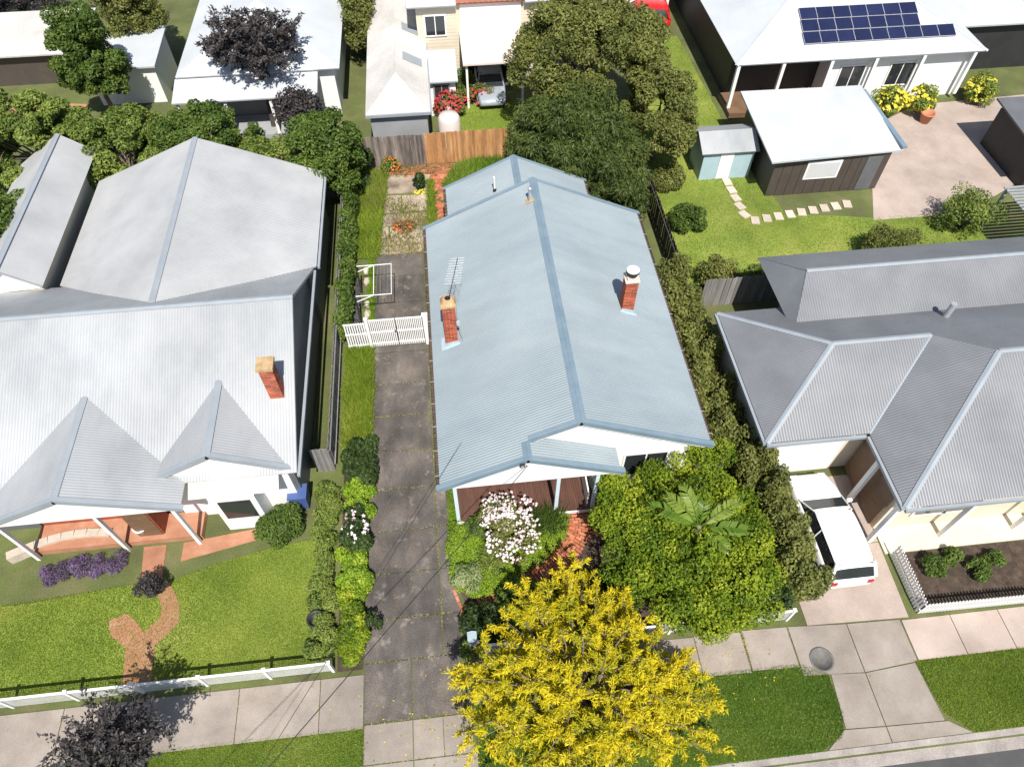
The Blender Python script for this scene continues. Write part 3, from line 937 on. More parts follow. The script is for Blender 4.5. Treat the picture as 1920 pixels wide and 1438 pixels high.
# porch: deck of individual boards, posts, beam, step
mb = MB()
x = -.72
while x < 4.26:
    mb.box(x, x + .084, 11.5, 13.49, .32, .35 + random.uniform(0, .003))
    x += .09
d = mb.build('porch_deck', m_deck, house, 'stuff')
MB().box(-.72, 4.27, 11.48, 13.45, .02, .3).build('deck_base', m_timber_brown, house)
MB().box(-.74, 4.3, 11.44, 11.478, .2, .352).build('deck_edge', m_white_worn, house)
for px in (-.68, 2.86, 4.22):
    MB().box(px - .065, px + .065, 11.52, 11.65, .35, 2.9).build('porch_post', m_post, house)
MB().box(-.74, 4.6, 11.53, 11.64, 2.78, 2.9).build('porch_beam', m_white, house)
MB().box(4.02, 4.07, 11.66, 13.4, .36, 1.25).build('porch_screen', m_white, house)
# front door and windows on the porch wall and the front room
def window(x0, x1, y, z0, z1, parent, fm=None, out=-1):
    f = MB()
    f.box(x0 - .08, x1 + .08, y + out * .05, y + out * .02, z1, z1 + .09)
    f.box(x0 - .08, x1 + .08, y + out * .07, y + out * .02, z0 - .06, z0)
    f.box(x0 - .08, x0, y + out * .05, y + out * .02, z0, z1)
    f.box(x1, x1 + .08, y + out * .05, y + out * .02, z0, z1)
    f.box((x0 + x1) / 2 - .025, (x0 + x1) / 2 + .025, y + out * .045, y + out * .02, z0, z1)
    w = f.build('window', fm or m_white, parent)
    MB().box(x0 + .002, x1 - .002, y + out * .036, y + out * .022, z0 + .002, z1 - .002).build('pane', m_glass, w)
    return w
window(.1, 1.5, 13.5, 1.2, 2.6, house)
window(5.4, 6.9, 12.42, 1.0, 2.4, house)
dr = MB().box(2.6, 3.45, 13.43, 13.48, .36, 2.4).build('door', m_timber_brown, house)
MB().box(3.33, 3.38, 13.38, 13.43, 1.3, 1.36).build('handle', m_galv, dr)
# security light and cable hook on the porch gable
fl = MB().box(1.5, 1.66, 11.3, 11.4, 4.14, 4.25).build('floodlight', m_dkmetal, house)
MB().box(1.53, 1.63, 11.28, 11.3, 4.15, 4.24).build('lens', m_galv, fl)
mb = MB()
mb.tube([(1.72, 11.5, 4.2), (1.72, 11.36, 4.2), (1.76, 11.36, 4.1)], .012, 5)
mb.tube([(1.72 + .09 * math.cos(t), 11.4, 4.1 + .09 * math.sin(t)) for t in np.linspace(0, 5.5, 12)], .006, 4)
mb.build('cable_hook', m_galv, house)

# chimneys: every brick its own piece
brick_me = mesh_of(MB().box(-.113, .113, -.053, .053, -.0325, .0325), 'brick', m_brick)
half_me = mesh_of(MB().box(-.053, .053, -.053, .053, -.0325, .0325), 'half_brick', m_brick)
def chimney(cx, cy, w, z0, z1, name='chimney'):
    """square stack, w = 0.46 (two bricks a side)"""
    ch = MB().box(cx - w / 2 + .012, cx + w / 2 - .012, cy - w / 2 + .012, cy + w / 2 - .012, z0 - .6, z1).build(name, m_mortar, house)
    n = int((z1 - z0) / .086)
    h = w / 2 - .053
    rr = random.Random(int(cx * 10))
    for c in range(n):
        z = z0 + (c + .5) * .086
        for side in range(4):
            rot = side * math.pi / 2
            # pattern alternates so corners interlock
            offs = [(-.115 - .003, 0), (.118, 0)] if c % 2 == 0 else [(-.172, 1), (.0, 0), (.172, 1)]
            for o_, hf in offs:
                lx = o_ + (0.0 if c % 2 == 0 else 0)
                x = cx + lx * math.cos(rot) + h * math.sin(rot)
                y = cy + lx * math.sin(rot) - h * math.cos(rot)
                j = rr.uniform(0, .004)
                x += j * math.sin(rot)
                y -= j * math.cos(rot)
                if (side % 2 == 1) and abs(o_) > .1 and c % 2 == 0:
                    x, y = cx + (lx * .78) * math.cos(rot) + h * math.sin(rot), cy + (lx * .78) * math.sin(rot) - h * math.cos(rot)
                    inst('brick', half_me, ch, (x, y, z), (0, 0, rot), (1.35, 1, 1))
                elif side % 2 == 1 and hf:
                    continue
                else:
                    inst('brick', half_me if hf else brick_me, ch, (x, y, z), (0, 0, rot))
    return ch
ch = chimney(-.38, 17.52, .46, 3.3, 5.4)
# corbel and cap with a flue hole, left chimney
mb = MB()
mb.box(-.66, -.1, 17.24, 17.8, 5.4, 5.5)
mb.build('corbel', m_cap_clay, ch)
mb = MB()
seg = 16
vs = []
for r_, z_ in ((.30, 5.5), (.2, 5.66), (.12, 5.68)):
    for k in range(seg):
        t = 2 * math.pi * k / seg + math.pi / 16
        sq = 1 / max(abs(math.cos(t)), abs(math.sin(t))) if r_ > .25 else 1
        vs.append((-.38 + r_ * .93 * sq * math.cos(t) * .98, 17.52 + r_ * .93 * sq * math.sin(t) * .98, z_))
mb.add(vs, [(i * seg + k, i * seg + (k + 1) % seg, (i + 1) * seg + (k + 1) % seg, (i + 1) * seg + k) for i in range(2) for k in range(seg)])
mb.build('chimney_cap', m_cap_clay, ch)
MB().lathe((-.38, 17.52, 5.4), [(.0, .18), (.125, .18), (.125, .27)], 16).build('flue', m_black, ch)
mb = MB()
mb.extrude([(-.64, 17.26, zl(-.64) + .025), (-.12, 17.26, zl(-.12) + .025), (-.12, 17.26, zl(-.12) + .14), (-.38, 17.26, zl(-.38) + .2), (-.64, 17.26, zl(-.64) + .26)], (0, .02, 0))
mb.plank((-.78, 17.16, zl(-.78) + .026), (-.06, 17.16, zl(-.06) + .026), (0, 1, 0), 0, .14, nl, .01)
mb.plank((-.78, 17.3, zl(-.78) + .026), (-.64, 17.3, zl(-.64) + .026), (0, 1, 0), 0, .5, nl, .01)
mb.build('flashing', m_lead, ch)
ch = chimney(6.36, 17.98, .46, 3.95, 5.46)
mb = MB()
mb.box(6.09, 6.63, 17.71, 18.25, 5.46, 5.52)
mb.box(6.16, 6.56, 17.78, 18.18, 5.52, 5.64)
mb.build('chimney_cap', m_cap_pale, ch)
mb = MB()
mb.lathe((6.36, 17.98, 5.64), [(.19, 0), (.2, .16), (.25, .16), (.25, .24), (.24, .26)], 24)
mb.build('cowl_ring', m_dkmetal, ch)
mb = MB()
mb.lathe((6.36, 17.98, 5.9), [(.243, 0), (.235, .02), (.15, .045), (.0, .055)], 24)
mb.build('cowl_lid', m_white, ch)
mb = MB()
mb.extrude([(6.1, 17.72, zr(6.1) + .02), (6.62, 17.72, zr(6.62) + .02), (6.62, 17.72, zr(6.62) + .2), (6.36, 17.72, zr(6.36) + .18), (6.1, 17.72, zr(6.1) + .13)], (0, .02, 0))
mb.plank((6.04, 17.62, zr(6.04) + .026), (6.74, 17.62, zr(6.74) + .026), (0, 1, 0), 0, .14, nr, .01)
mb.build('flashing', m_lead, ch)
# vent pipes
vp = MB().tube([(3.26, 23.2, zl(3.26) - .1), (3.26, 23.2, 5.62)], .055, 10).build('vent_pipe', m_galv, house)
MB().lathe((3.26, 23.2, 5.62), [(.055, -.02), (.085, .0), (.085, .1), (.0, .13)], 12).build('cowl', m_galv, vp)
mb = MB().plank((3.1, 23.05, zl(3.1) + .024), (3.42, 23.05, zl(3.42) + .024), (0, 1, 0), 0, .28, nl, .012)
mb.build('flashing', m_cap_clay, vp)
vp = MB().tube([(2.05, 25.83, 3.5), (2.03, 25.83, 4.35)], .045, 8).build('vent_pipe', m_white, house)
MB().lathe((2.05, 25.83, 3.6), [(.1, .0), (.07, .12), (.05, .16)], 10).build('boot', m_black, vp)

# tv antenna strapped to the left chimney
an = thing('tv_antenna', 'long TV antenna on a mast strapped to the left brick chimney', 'antenna', (-.1, 17.42, 3.8))
mast = MB().tube([(-.1, 17.42, 4.3), (-.08, 17.44, 6.55)], .02, 6).build('mast', m_galv, an)
boom0, boom1 = V((-.28, 17.25, 6.02)), V((.12, 18.0, 7.0))
boom0, boom1 = V((-.32, 17.3, 5.9)), V((.1, 17.85, 7.25))
MB().tube([boom0, boom1], .016, 6).build('boom', m_dkmetal, an)
bd = (boom1 - boom0).normalized()
for k in range(15):
    p = boom0.lerp(boom1, .12 + .86 * k / 14)
    hl_ = .09 if k < 4 else .3 - .004 * k
    MB().tube([p + V((-hl_, 0, .015)), p + V((hl_, 0, .015))], .007, 4).build('element', m_dkmetal if k < 4 else m_galv, an)
MB().box(-.14, -.02, 17.2, 17.24, 4.55, 4.75).build('junction_box', m_lead, an)
MB().tube([(-.06, 17.2, 4.6), (-.02, 17.2, 4.2), (.03, 17.24, 3.8), (.02, 17.2, 3.62), (-.05, 17.15, 3.56)], .009, 5).build('lead_wire', m_galv, an)

# power lines from a street pole outside the picture to the house
pole = thing('power_pole', 'timber power pole across the road holding the house cables', 'pole', (-12.0, -7.2, 0))
MB().tube([(-12.0, -7.2, -.3), (-12.0, -7.2, 11.2)], [.15, .11], 10).build('post', m_bark, pole)
MB().box(-13.8, -9.9, -7.05, -6.95, 10.3, 10.42).build('crossarm', m_timber_brown, pole)
def wire(p0, p1, sag, r=.011):
    p0, p1 = V(p0), V(p1)
    mb = MB()
    mb.tube([p0.lerp(p1, t) - V((0, 0, sag * 4 * t * (1 - t))) for t in np.linspace(0, 1, 24)], r, 5)
    return mb
tag(wire((1.74, 11.36, 4.14), (-13.1, -6.95, 10.4), .3, .012).build('power_line', m_dkmetal), 'thick dark cable running from the porch gable over the front hedge', 'cable', 'overhead cables to the house')
tag(wire((-.31, 12.9, 3.47), (-10.1, -6.95, 10.4), .2, .007).build('power_line', m_dkmetal), 'thin dark cable running from the roof corner over the driveway', 'cable', 'overhead cables to the house')
mb = MB().tube([(-.31, 13.0, 3.38), (-.31, 12.9, 3.47)], .014, 5)
mb.build('cable_bracket', m_galv, house)

# ================================================================== THE LOT: gate, fences, yard
def picket_panel(name, label, cat, x0, x1, y, n, group, h=1.82, latch=None):
    t = thing(name, label, cat, ((x0 + x1) / 2, y, 0), 0, group)
    w = (x1 - x0) / n
    pm = mesh_of(MB().box(-w * .3, w * .3, -.012, .012, 0, h - .12), 'picket', m_white)
    for k in range(n):
        inst('picket', pm, t, (x0 + (k + .5) * w, y, .1))
    for z in (.3, 1.02, h - .06):
        MB().box(x0, x1, y - .035, y - .014, z - .04, z + .04).build('rail', m_white, t)
    if latch:
        MB().box(latch - .03, latch + .03, y - .07, y - .036, 1.0, 1.1).build('latch', m_dkmetal, t)
    return t
gg = 'white picket gates across the driveway'
picket_panel('picket_gate', 'left white picket gate leaf with the black latch, across the driveway', 'gate', -3.84, -2.74, 20.33, 14, gg, latch=-2.78)
picket_panel('picket_gate', 'right white picket gate leaf, next to the house corner', 'gate', -2.70, -1.6, 20.33, 14, gg)
picket_panel('picket_fence', 'short white picket fence panel left of the driveway gates', 'fence', -4.9, -4.0, 20.3, 9, None, h=1.7)
def gpost(x, w, label):
    mb = MB().box(x - w, x + w, 20.27, 20.4, 0, 1.86)
    mb.box(x - w - .02, x + w + .02, 20.25, 20.42, 1.86, 1.9)
    tag(mb.build('gate_post', m_white), label, 'gate post', 'posts of the white driveway gates')
gpost(-3.92, .065, 'white gate post between the fence panel and the gate leaves')
gpost(-1.45, .12, 'broad white gate post against the house corner')
mb = MB().add([(-1.45, 20.2, .95), (-1.12, 20.1, 1.15), (-1.08, 19.5, .5), (-1.4, 19.3, .45), (-1.46, 19.0, .05), (-1.08, 18.95, .08)],
              [(0, 1, 2, 3), (3, 2, 5, 4)])
mb.add([(-1.45, 20.2, .93), (-1.12, 20.1, 1.13), (-1.08, 19.5, .48), (-1.4, 19.3, .43), (-1.46, 19.0, .03), (-1.08, 18.95, .06)], [(3, 2, 1, 0), (4, 5, 2, 3)])
tag(mb.build('canvas_sheet', m_white_worn), 'crumpled white sheet leaning at the house side by the gate', 'sheet')

# fold-down clothesline on posts at the left boundary
cl = thing('clothesline', 'white fold-down clothesline frame with wires beside the left boundary', 'clothesline', (-4.4, 22.8, 0))
for y in (21.85, 23.7):
    MB().box(-4.45, -4.38, y - .035, y + .035, 0, 1.75).build('post', m_dkmetal, cl)
    MB().tube([(-4.42, y, 1.7), (-2.85, y, 1.7)], .02, 6).build('frame_arm', m_white, cl)
    MB().tube([(-4.42, y, 1.35), (-3.62, y, 1.69)], .02, 6).build('brace', m_white, cl)
for x in (-3.62, -2.85):
    MB().tube([(x, 21.83, 1.7), (x, 23.72, 1.7)], .018, 6).build('frame_bar', m_white, cl)
for k in range(4):
    x = -3.62 + (k + 1) * .154
    MB().tube([(x, 21.85, 1.7), (x, 22.8, 1.685), (x, 23.7, 1.7)], .006, 4).build('wire', m_galv, cl)

def blob(name, c, r, m, seed, label=None, cat=None, group=None, seg=9):
    rr = random.Random(seed)
    b = bmesh.new()
    bmesh.ops.create_icosphere(b, subdivisions=2, radius=1)
    for v in b.verts:
        v.co = V((v.co.x * r[0], v.co.y * r[1], v.co.z * r[2])) * (1 + rr.uniform(-.16, .16))
        v.co += V(c)
    me = bpy.data.meshes.new(name)
    b.to_mesh(me)
    b.free()
    me.materials.append(m)
    o = bpy.data.objects.new(name, me)
    C.objects.link(o)
    return tag(o, label, cat, group)
ge = 'edging stones by the clothesline'
for i, (x, y, s) in enumerate([(-4.25, 25.1, .17), (-4.2, 24.4, .2), (-4.16, 22.9, .16), (-4.14, 22.3, .19), (-4.15, 21.6, .16), (-4.2, 21.0, .2), (-4.24, 20.75, .12)]):
    blob('edging_stone', (x, y, .06), (s * .8, s * 1.4, .13), m_stone, i, ['pale edging stone farthest from the gates, beyond the clothesline', 'second edging stone from the back of the row, beyond the clothesline', 'edging stone between the two clothesline arms, nearer the back', 'edging stone beside the front clothesline arm', 'edging stone just in front of the clothesline', 'larger edging stone close behind the picket panel', 'smallest edging stone, touching the picket panel'][i], 'stone', ge)
gr_ = 'dark rocks behind the edging'
for i in range(9):
    blob('rock', (-4.55 + random.uniform(-.1, .12), 20.9 + i * .42, .07), (.17, .2, .16), m_rock, 40 + i, 'dark rock in the heap behind the pale edging stones', 'rock', gr_)

# worn slabs of the back yard
yd = thing('yard_paving', None, None)
yd['kind'] = 'structure'
for poly, z in (([(-3.7, 30.75), (-3.35, 30.7), (-2.2, 30.72), (-1.15, 30.6), (-.92, 32.1), (-2.2, 32.15), (-3.0, 32.3), (-3.55, 32.15)], .05),
                ([(-3.75, 29.2), (-2.5, 29.2), (-2.5, 30.6), (-3.6, 30.62)], .02), ([(-2.45, 29.2), (-1.1, 29.25), (-1.1, 30.5), (-2.45, 30.55)], .024),
                ([(-3.6, 28.25), (-1.3, 28.2), (-1.2, 29.1), (-3.55, 29.1)], .015),
                ([(-3.9, 27.35), (-3.1, 27.3), (-3.2, 28.15), (-3.7, 28.2)], .04), ([(-3.05, 27.25), (-1.4, 27.3), (-1.3, 28.1), (-3.1, 28.12)], .02),
                ([(-3.95, 26.8), (-2.6, 26.75), (-2.6, 27.2), (-3.9, 27.22)], .045), ([(-2.55, 26.75), (-1.25, 26.8), (-1.25, 27.22), (-2.55, 27.2)], .04),
                ([(-3.95, 26.2), (-3.2, 26.15), (-3.2, 26.7), (-3.93, 26.72)], .05), ([(-3.15, 26.15), (-2.2, 26.15), (-2.2, 26.68), (-3.15, 26.7)], .055),
                ([(-2.15, 26.15), (-1.2, 26.2), (-1.2, 26.7), (-2.15, 26.68)], .05)):
    slab('paving_slab', poly, -.08, z, m_conc_old, yd)
# brick paving at the back, laid loose with gaps where weeds grow
bp = thing('brick_paving', None, None)
bp['kind'] = 'structure'
pav_me = mesh_of(MB().box(-.106, .106, -.048, .048, -.06, .04), 'brick', m_brick_pave)
rr = random.Random(5)
cnt = 0
for x0, x1, y0, y1 in ((-3.6, .5, 32.0, 33.0), (-.92, -.05, 29.2, 31.95), (-.9, .4, 31.3, 32.0), (-.72, -.15, 27.0, 29.15)):
    j = 0
    y = y0
    while y < y1:
        x = x0 + (.115 if j % 2 else 0)
        while x < x1:
            if rr.random() > (.22 if x > -1.2 else .3) and cnt < 300:
                inst('brick', pav_me, bp, (x + rr.uniform(-.006, .006), y + rr.uniform(-.006, .006), rr.uniform(-.012, .012)), (rr.uniform(-.03, .03), rr.uniform(-.03, .03), rr.uniform(-.04, .04)))
                cnt += 1
            x += .232
        y += .116
        j += 1

# rear paling fences, old and new
def palings(name, label, p0, p1, h, w, m, n, rails=True, group=None, back=1, cap=False, rail_m=None):
    t = thing(name, label, 'fence', ((p0[0] + p1[0]) / 2, (p0[1] + p1[1]) / 2, 0), 0, group)
    d = V((p1[0] - p0[0], p1[1] - p0[1], 0))
    ang = math.atan2(d.y, d.x)
    stp = d.length / n
    pm = mesh_of(MB().box(-w / 2, w / 2, -.008, .008, 0, h), 'paling', m)
    rr = random.Random(int(h * 100 + n))
    nn = d.normalized().cross(V((0, 0, 1)))
    for k in range(n):
        p = V((p0[0], p0[1], 0)) + d.normalized() * (k + .5) * stp + nn * ((k % 2) * .02 + rr.uniform(0, .008))
        inst('paling', pm, t, (p.x, p.y, rr.uniform(-.03, .03)), (0, rr.uniform(-.012, .012), ang))
    for z in (.35, h - .3):
        mb = MB()
        q0, q1 = V((p0[0], p0[1], z)), V((p1[0], p1[1], z))
        mb.plank(q0, q1, (0, 0, 1), 0, .08, nn * -back, .05)
        mb.build('rail', rail_m or m, t)
    return t
palings('paling_fence', 'grey weathered paling fence along the back of the yard', (-4.95, 33.15), (-1.08, 33.1), 1.85, .108, m_pal_old, 38)
palings('paling_fence', 'newer honey brown paling fence beside the weeping tree', (-1.06, 33.1), (3.6, 33.1), 1.9, .108, m_pal_new, 45)
palings('paling_fence', 'silver grey paling fence along the left boundary behind the neighbour', (-5.25, 33.1), (-5.25, 14.4), 1.6, .135, m_pal_side, 138, group=None)
palings('paling_fence', 'short grey paling fence closing the left side passage', (-5.95, 14.35), (-5.27, 14.35), 1.6, .1, m_pal_side, 7)
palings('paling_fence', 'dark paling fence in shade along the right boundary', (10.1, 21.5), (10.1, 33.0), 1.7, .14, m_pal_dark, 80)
palings('paling_fence', 'brown paling fence behind the right neighbour garage', (10.9, 21.2), (15.4, 21.2), 1.7, .13, m_pal_side, 34)

# back-yard plants and weeds
hedge('climber_hedge', 'dense green climber growing along the left boundary fence of the back yard', 'hedge', (-5.25, -4.8, 20.6, 31.4), 1.7, lf_mid, 26000, .13, .08, .4, 36)
grass('yard_weeds', [(-4.9, 26), (-3.6, 26), (-3.5, 28.5), (-3.2, 32.3), (-4.9, 33)], 9000, .42, lf_grass, 'long weedy grass along the left side of the back yard', 'weeds', w=.03, seed=21)
grass('dry_weeds', [(-4.0, 26), (-1.1, 26), (-.9, 29.5), (-3.4, 30.6)], 7000, .3, lf_dry, 'straw coloured weeds between the broken back slabs', 'weeds', w=.025, seed=22, patch=.42)
grass('yard_weeds', [(-4.0, 26), (-1.1, 26), (-.9, 30.6), (-3.4, 30.6)], 5200, .28, lf_grass, 'tufts of green weeds between the broken back slabs', 'weeds', w=.025, seed=19, patch=.35)
grass('dry_weeds', [(-4.5, 29.5), (-3.4, 29.5), (-3.3, 32.5), (-4.4, 32.5)], 2200, .35, lf_dry, 'dry brown weeds left of the pale back slab', 'weeds', w=.025, seed=23)
grass('yard_weeds', [(-1.15, 26.3), (-.75, 26.3), (-.85, 31.5), (-1.05, 31.5)], 2800, .4, lf_grass, 'strip of tall green grass beside the back brick paving', 'weeds', w=.03, seed=24)
grass('yard_weeds', [(-.3, 31.0), (.9, 30.4), (3.2, 31.5), (3.2, 33), (1.2, 33), (.4, 32.4)], 9000, .42, lf_verge, 'lush dark grass growing behind the rear wing', 'weeds', w=.03, seed=25)
grass('dry_weeds', [(-3.6, 32.0), (1.1, 32.2), (1.1, 33.0), (-3.6, 33.0)], 1100, .24, lf_dry, 'dry weeds growing through the brick paving by the back fence', 'weeds', w=.025, seed=26)
grass('yard_weeds', [(-1.45, 20.5), (-1.0, 20.5), (-1.0, 25.5), (-1.3, 25.5)], 3600, .3, lf_grass, 'green weeds between the back drive and the house', 'weeds', w=.028, seed=27)
grass('yard_weeds', [(-4.1, 20.5), (-3.85, 20.5), (-3.85, 26), (-4.1, 26)], 1800, .25, lf_lime, 'bright weeds beside the pale edging stones', 'weeds', w=.028, seed=28)
grass('yard_weeds', [(-3.9, 20.5), (-1.3, 20.5), (-1.3, 26.1), (-3.9, 26.1)], 900, .14, lf_grass, 'scattered weeds on the dark back driveway', 'weeds', w=.02, seed=29, patch=.5)
grass('yard_weeds', [(-4.95, 15.2), (-3.95, 15.2), (-3.9, 20.2), (-4.95, 20.2)], 12000, .4, lf_grass, 'long bright grass between the driveway and the left boundary', 'weeds', w=.028, seed=30)

shrub('nasturtium', 'orange flowered plant against the grey rear fence', 'flowering plant', (-2.95, 32.7, .4), (.45, .25, .4), lf_soft, 900, .12, .07, 10, .2, seed=31)
def petals(name, label, cl, n, s, m, seed, group=None):
    rng = np.random.default_rng(seed)
    P0, u, ct = clump_points(cl, n, .8, rng)
    k = 5
    P = np.repeat(P0, k, 0)
    a = np.tile(np.arange(k) * 2 * math.pi / k, len(P0))
    up = norm(np.repeat(u, k, 0) * .5 + np.array([0, -.3, .9]))
    t1 = norm(np.cross(up, np.array([1.0, .1, 0])))
    t2 = np.cross(up, t1)
    T = t1 * np.cos(a)[:, None] + t2 * np.sin(a)[:, None] + up * .25
    sz = np.repeat(s * (.7 + .6 * rng.random(len(P0))), k)
    return leaf_mesh(name, P + T * sz[:, None] * .5, up, T, sz, sz * .75, np.repeat(rng.random(len(P0)), k), m), P0
def flowers(parent, cl, n, s, m, seed):
    o, _ = petals('blossom', None, cl, n, s, m, seed)
    o.parent = parent
    o.matrix_parent_inverse = parent_world(parent).inverted()
    return o
bk = bpy.data.objects['nasturtium']
flowers(bk, [((-2.95, 32.7, .45), (.5, .28, .45))], 55, .05, lf_orange, 1)
t = shrub('poppy_clump', 'clump of orange poppies among the broken back slabs', 'flowering plant', (-2.45, 27.9, .2), (.5, .4, .25), lf_dry, 900, .16, .03, 9, .22, seed=32)
flowers(t, [((-2.45, 27.75, .35), (.5, .4, .2))], 42, .05, lf_orange, 2)
t = shrub('leafy_weed', 'tall dark leafy weed with yellow flowers on the pale back slab', 'plant', (-1.55, 30.95, .45), (.3, .3, .55), lf_dark, 700, .2, .12, 10, .18, seed=33)
flowers(t, [((-1.5, 30.6, .12), (.3, .15, .12))], 40, .06, lf_yflower, 3)
shrub('corner_shrub', 'dark glossy shrub in the back left corner by the grey fence', 'shrub', (-4.45, 32.6, .9), (.55, .55, .9), lf_dark, 4500, .15, .08, 18, .3, seed=34)
shrub('corner_shrub', 'dark ivy clump below the back left corner shrub', 'shrub', (-4.5, 31.6, .35), (.4, .5, .4), lf_dark, 1500, .13, .08, 10, .25, seed=35)
# agave and small deck at the right rear
def rosette(name, label, cat, c, n, L, W, m, tilt=(.35, 1.1), seed=1, cut=0):
    t = thing(name, label, cat, c)
    rr = random.Random(seed)
    for k in range(n):
        a = k * 2.4 + rr.uniform(-.2, .2)
        e = tilt[0] + (tilt[1] - tilt[0]) * rr.random()
        d = V((math.cos(a) * math.cos(e), math.sin(a) * math.cos(e), math.sin(e)))
        side = V((-math.sin(a), math.cos(a), 0))
        l = L * rr.uniform(.8, 1.1)
        vs, fs = [], []
        for i, (f, w) in enumerate(((0, .5), (.3, 1), (.65, .8), (1, .05))):
            p = V(c) + d * l * f - V((0, 0, 1)) * (f * f * l * .3)
            vs += [p - side * w * W / 2 + V((0, 0, .02)), p - V((0, 0, .015)), p + side * w * W / 2 + V((0, 0, .02))]
        for i in range(3):
            fs += [(i * 3, i * 3 + 1, i * 3 + 4, i * 3 + 3), (i * 3 + 1, i * 3 + 2, i * 3 + 5, i * 3 + 4)]
        o = MB().add(vs, fs, True).build('leaf', m, t)
        at = o.data.attributes.new('tone', 'FLOAT', 'POINT')
        at.data.foreach_set('value', [rr.random()] * len(vs))
    return t
rosette('agave', 'pale green agave rosette beside the rear of the roof', 'plant', (8.5, 28.3, .35), 16, .6, .2, lf_agave)
dk = thing('garden_platform', 'small brown timber platform in the shaded right passage', 'platform', (9.2, 27.6, 0))
for k in range(8):
    MB().box(8.85 + k * .09, 8.932 + k * .09, 26.8, 28.1, .36, .4).build('board', m_timber_brown, dk)
MB().box(8.87, 9.55, 26.82, 28.08, .0, .357).build('base', m_timber_brown, dk)

# ================================================================== FRONT GARDEN
# left bed along the driveway
gp = 'shrubs along the left side of the driveway'
hedge('dark_hedge', 'dark green rounded hedge bulging over the driveway edge', 'hedge', (-4.95, -3.72, 13.2, 15.4), .95, lf_dark, 12000, .11, .07, .4, 41, gp)
hedge('lime_shrub', 'lime green shrub just in front of the dark hedge', 'shrub', (-4.9, -3.75, 12.2, 13.4), .7, lf_lime, 6000, .1, .06, .35, 42, gp)
t = shrub('rose_bush', 'rose bush with white blooms beside the driveway', 'rose bush', (-4.35, 11.55, .5), (.5, .8, .5), lf_dark, 4200, .12, .07, 18, .28, gp, seed=43)
flowers(t, [((-4.4, 11.5, .6), (.45, .75, .5))], 46, .075, lf_blossom, 4)
hedge('lime_hedge', 'long lime green clipped hedge beside the driveway', 'hedge', (-4.9, -3.92, 9.1, 11.0), .65, lf_lime, 14000, .09, .055, .35, 44, gp)
hedge('leafy_shrub', 'mixed mid green shrubs at the driveway edge below the lime hedge', 'shrub', (-4.9, -3.95, 7.7, 9.3), .7, lf_green, 11000, .11, .065, .35, 45, gp)
shrub('twiggy_shrub', 'dark twiggy sprig reaching over the driveway slab', 'shrub', (-3.75, 8.1, .45), (.35, .35, .3), lf_dark, 700, .1, .05, 10, .14, gp, seed=46)
hedge('low_shrub', 'low bright green shrub at the front end of the driveway bed', 'shrub', (-4.9, -4.0, 6.8, 7.8), .5, lf_green, 8500, .12, .04, .35, 47, gp)
# groundcover island between the driveway and the brick path
cl_ = []
rg = np.random.default_rng(50)
isl = [(-.95, 12.1 - .75), (-1.05, 10.2), (-.95, 9.3), (-.35, 8.85), (.35, 8.95), (1.3, 9.45), (2.2, 9.95), (2.9, 10.5), (3.25, 11.1), (3.1, 11.4), (2.2, 11.35)]
pts = rg.uniform((-1.1, 8.8), (3.3, 11.5), size=(420, 2))
pts = pts[in_poly(pts, isl)]
t = thing('groundcover_hedge', 'low lime green groundcover hedge filling the bed beside the driveway', 'hedge', (.8, 10.2, 0))
cl_ = [(np.array((x, y, .16)), (.26, .26, .24 + .08 * math.sin(x * 3 + y * 2))) for x, y in pts]
foliage('foliage', cl_, 60000, .055, .035, lf_lime, t, rng=rg, shell=.7, up=.9)
mb = MB()
for x, y in pts[:50]:
    mb.tube([(x, y, -.03), (x + .04, y, .12), (x + .1, y + .05, .25)], [.012, .01, .004], 4)
mb.build('stem', m_bark_dk, t)
t = shrub('blossom_shrub', 'tall shrub covered in white and pink blossom before the porch', 'flowering shrub', (1.05, 10.75, .85), (.95, 1.3, .7), lf_olive, 6500, .1, .05, 34, .24, seed=51)
flowers(t, [(np.array(c), r) for c, r in crown_clumps((1.1, 10.75, .95), (1.05, 1.45, .8), 90, .17, np.random.default_rng(52), -.05)], 640, .05, lf_blossom, 5)
shrub('dark_shrub', 'dark mid green shrub left of the blossom shrub', 'shrub', (.0, 11.15, .4), (.5, .35, .3), lf_mid, 3500, .1, .055, 18, .25, seed=53)
shrub('twiggy_bush', 'sparse twiggy bush in front of the blossom shrub', 'shrub', (.35, 10.0, .42), (.5, .5, .3), lf_soft, 1600, .11, .035, 20, .2, seed=54, shell=.3)
t = shrub('variegated_shrub', 'cream edged variegated shrub at the front corner of the groundcover', 'shrub', (-.5, 9.3, .42), (.42, .42, .3), lf_variegated, 3600, .13, .035, 16, .24, seed=55)
grass('strappy_clump', [(1.9, 10.9), (2.9, 10.9), (3.0, 11.5), (1.9, 11.5)], 1500, .75, lf_mid, 'strappy green leaves fanning out before the porch post', 'strap plants', w=.03, seed=56, lean=.55)
grass('bed_weeds', [(-1.05, 11.4), (-.72, 11.4), (-.72, 13.4), (-.95, 13.4)], 700, .22, lf_lime, 'weeds at the corner of the porch beside the driveway', 'weeds', w=.03, seed=57)

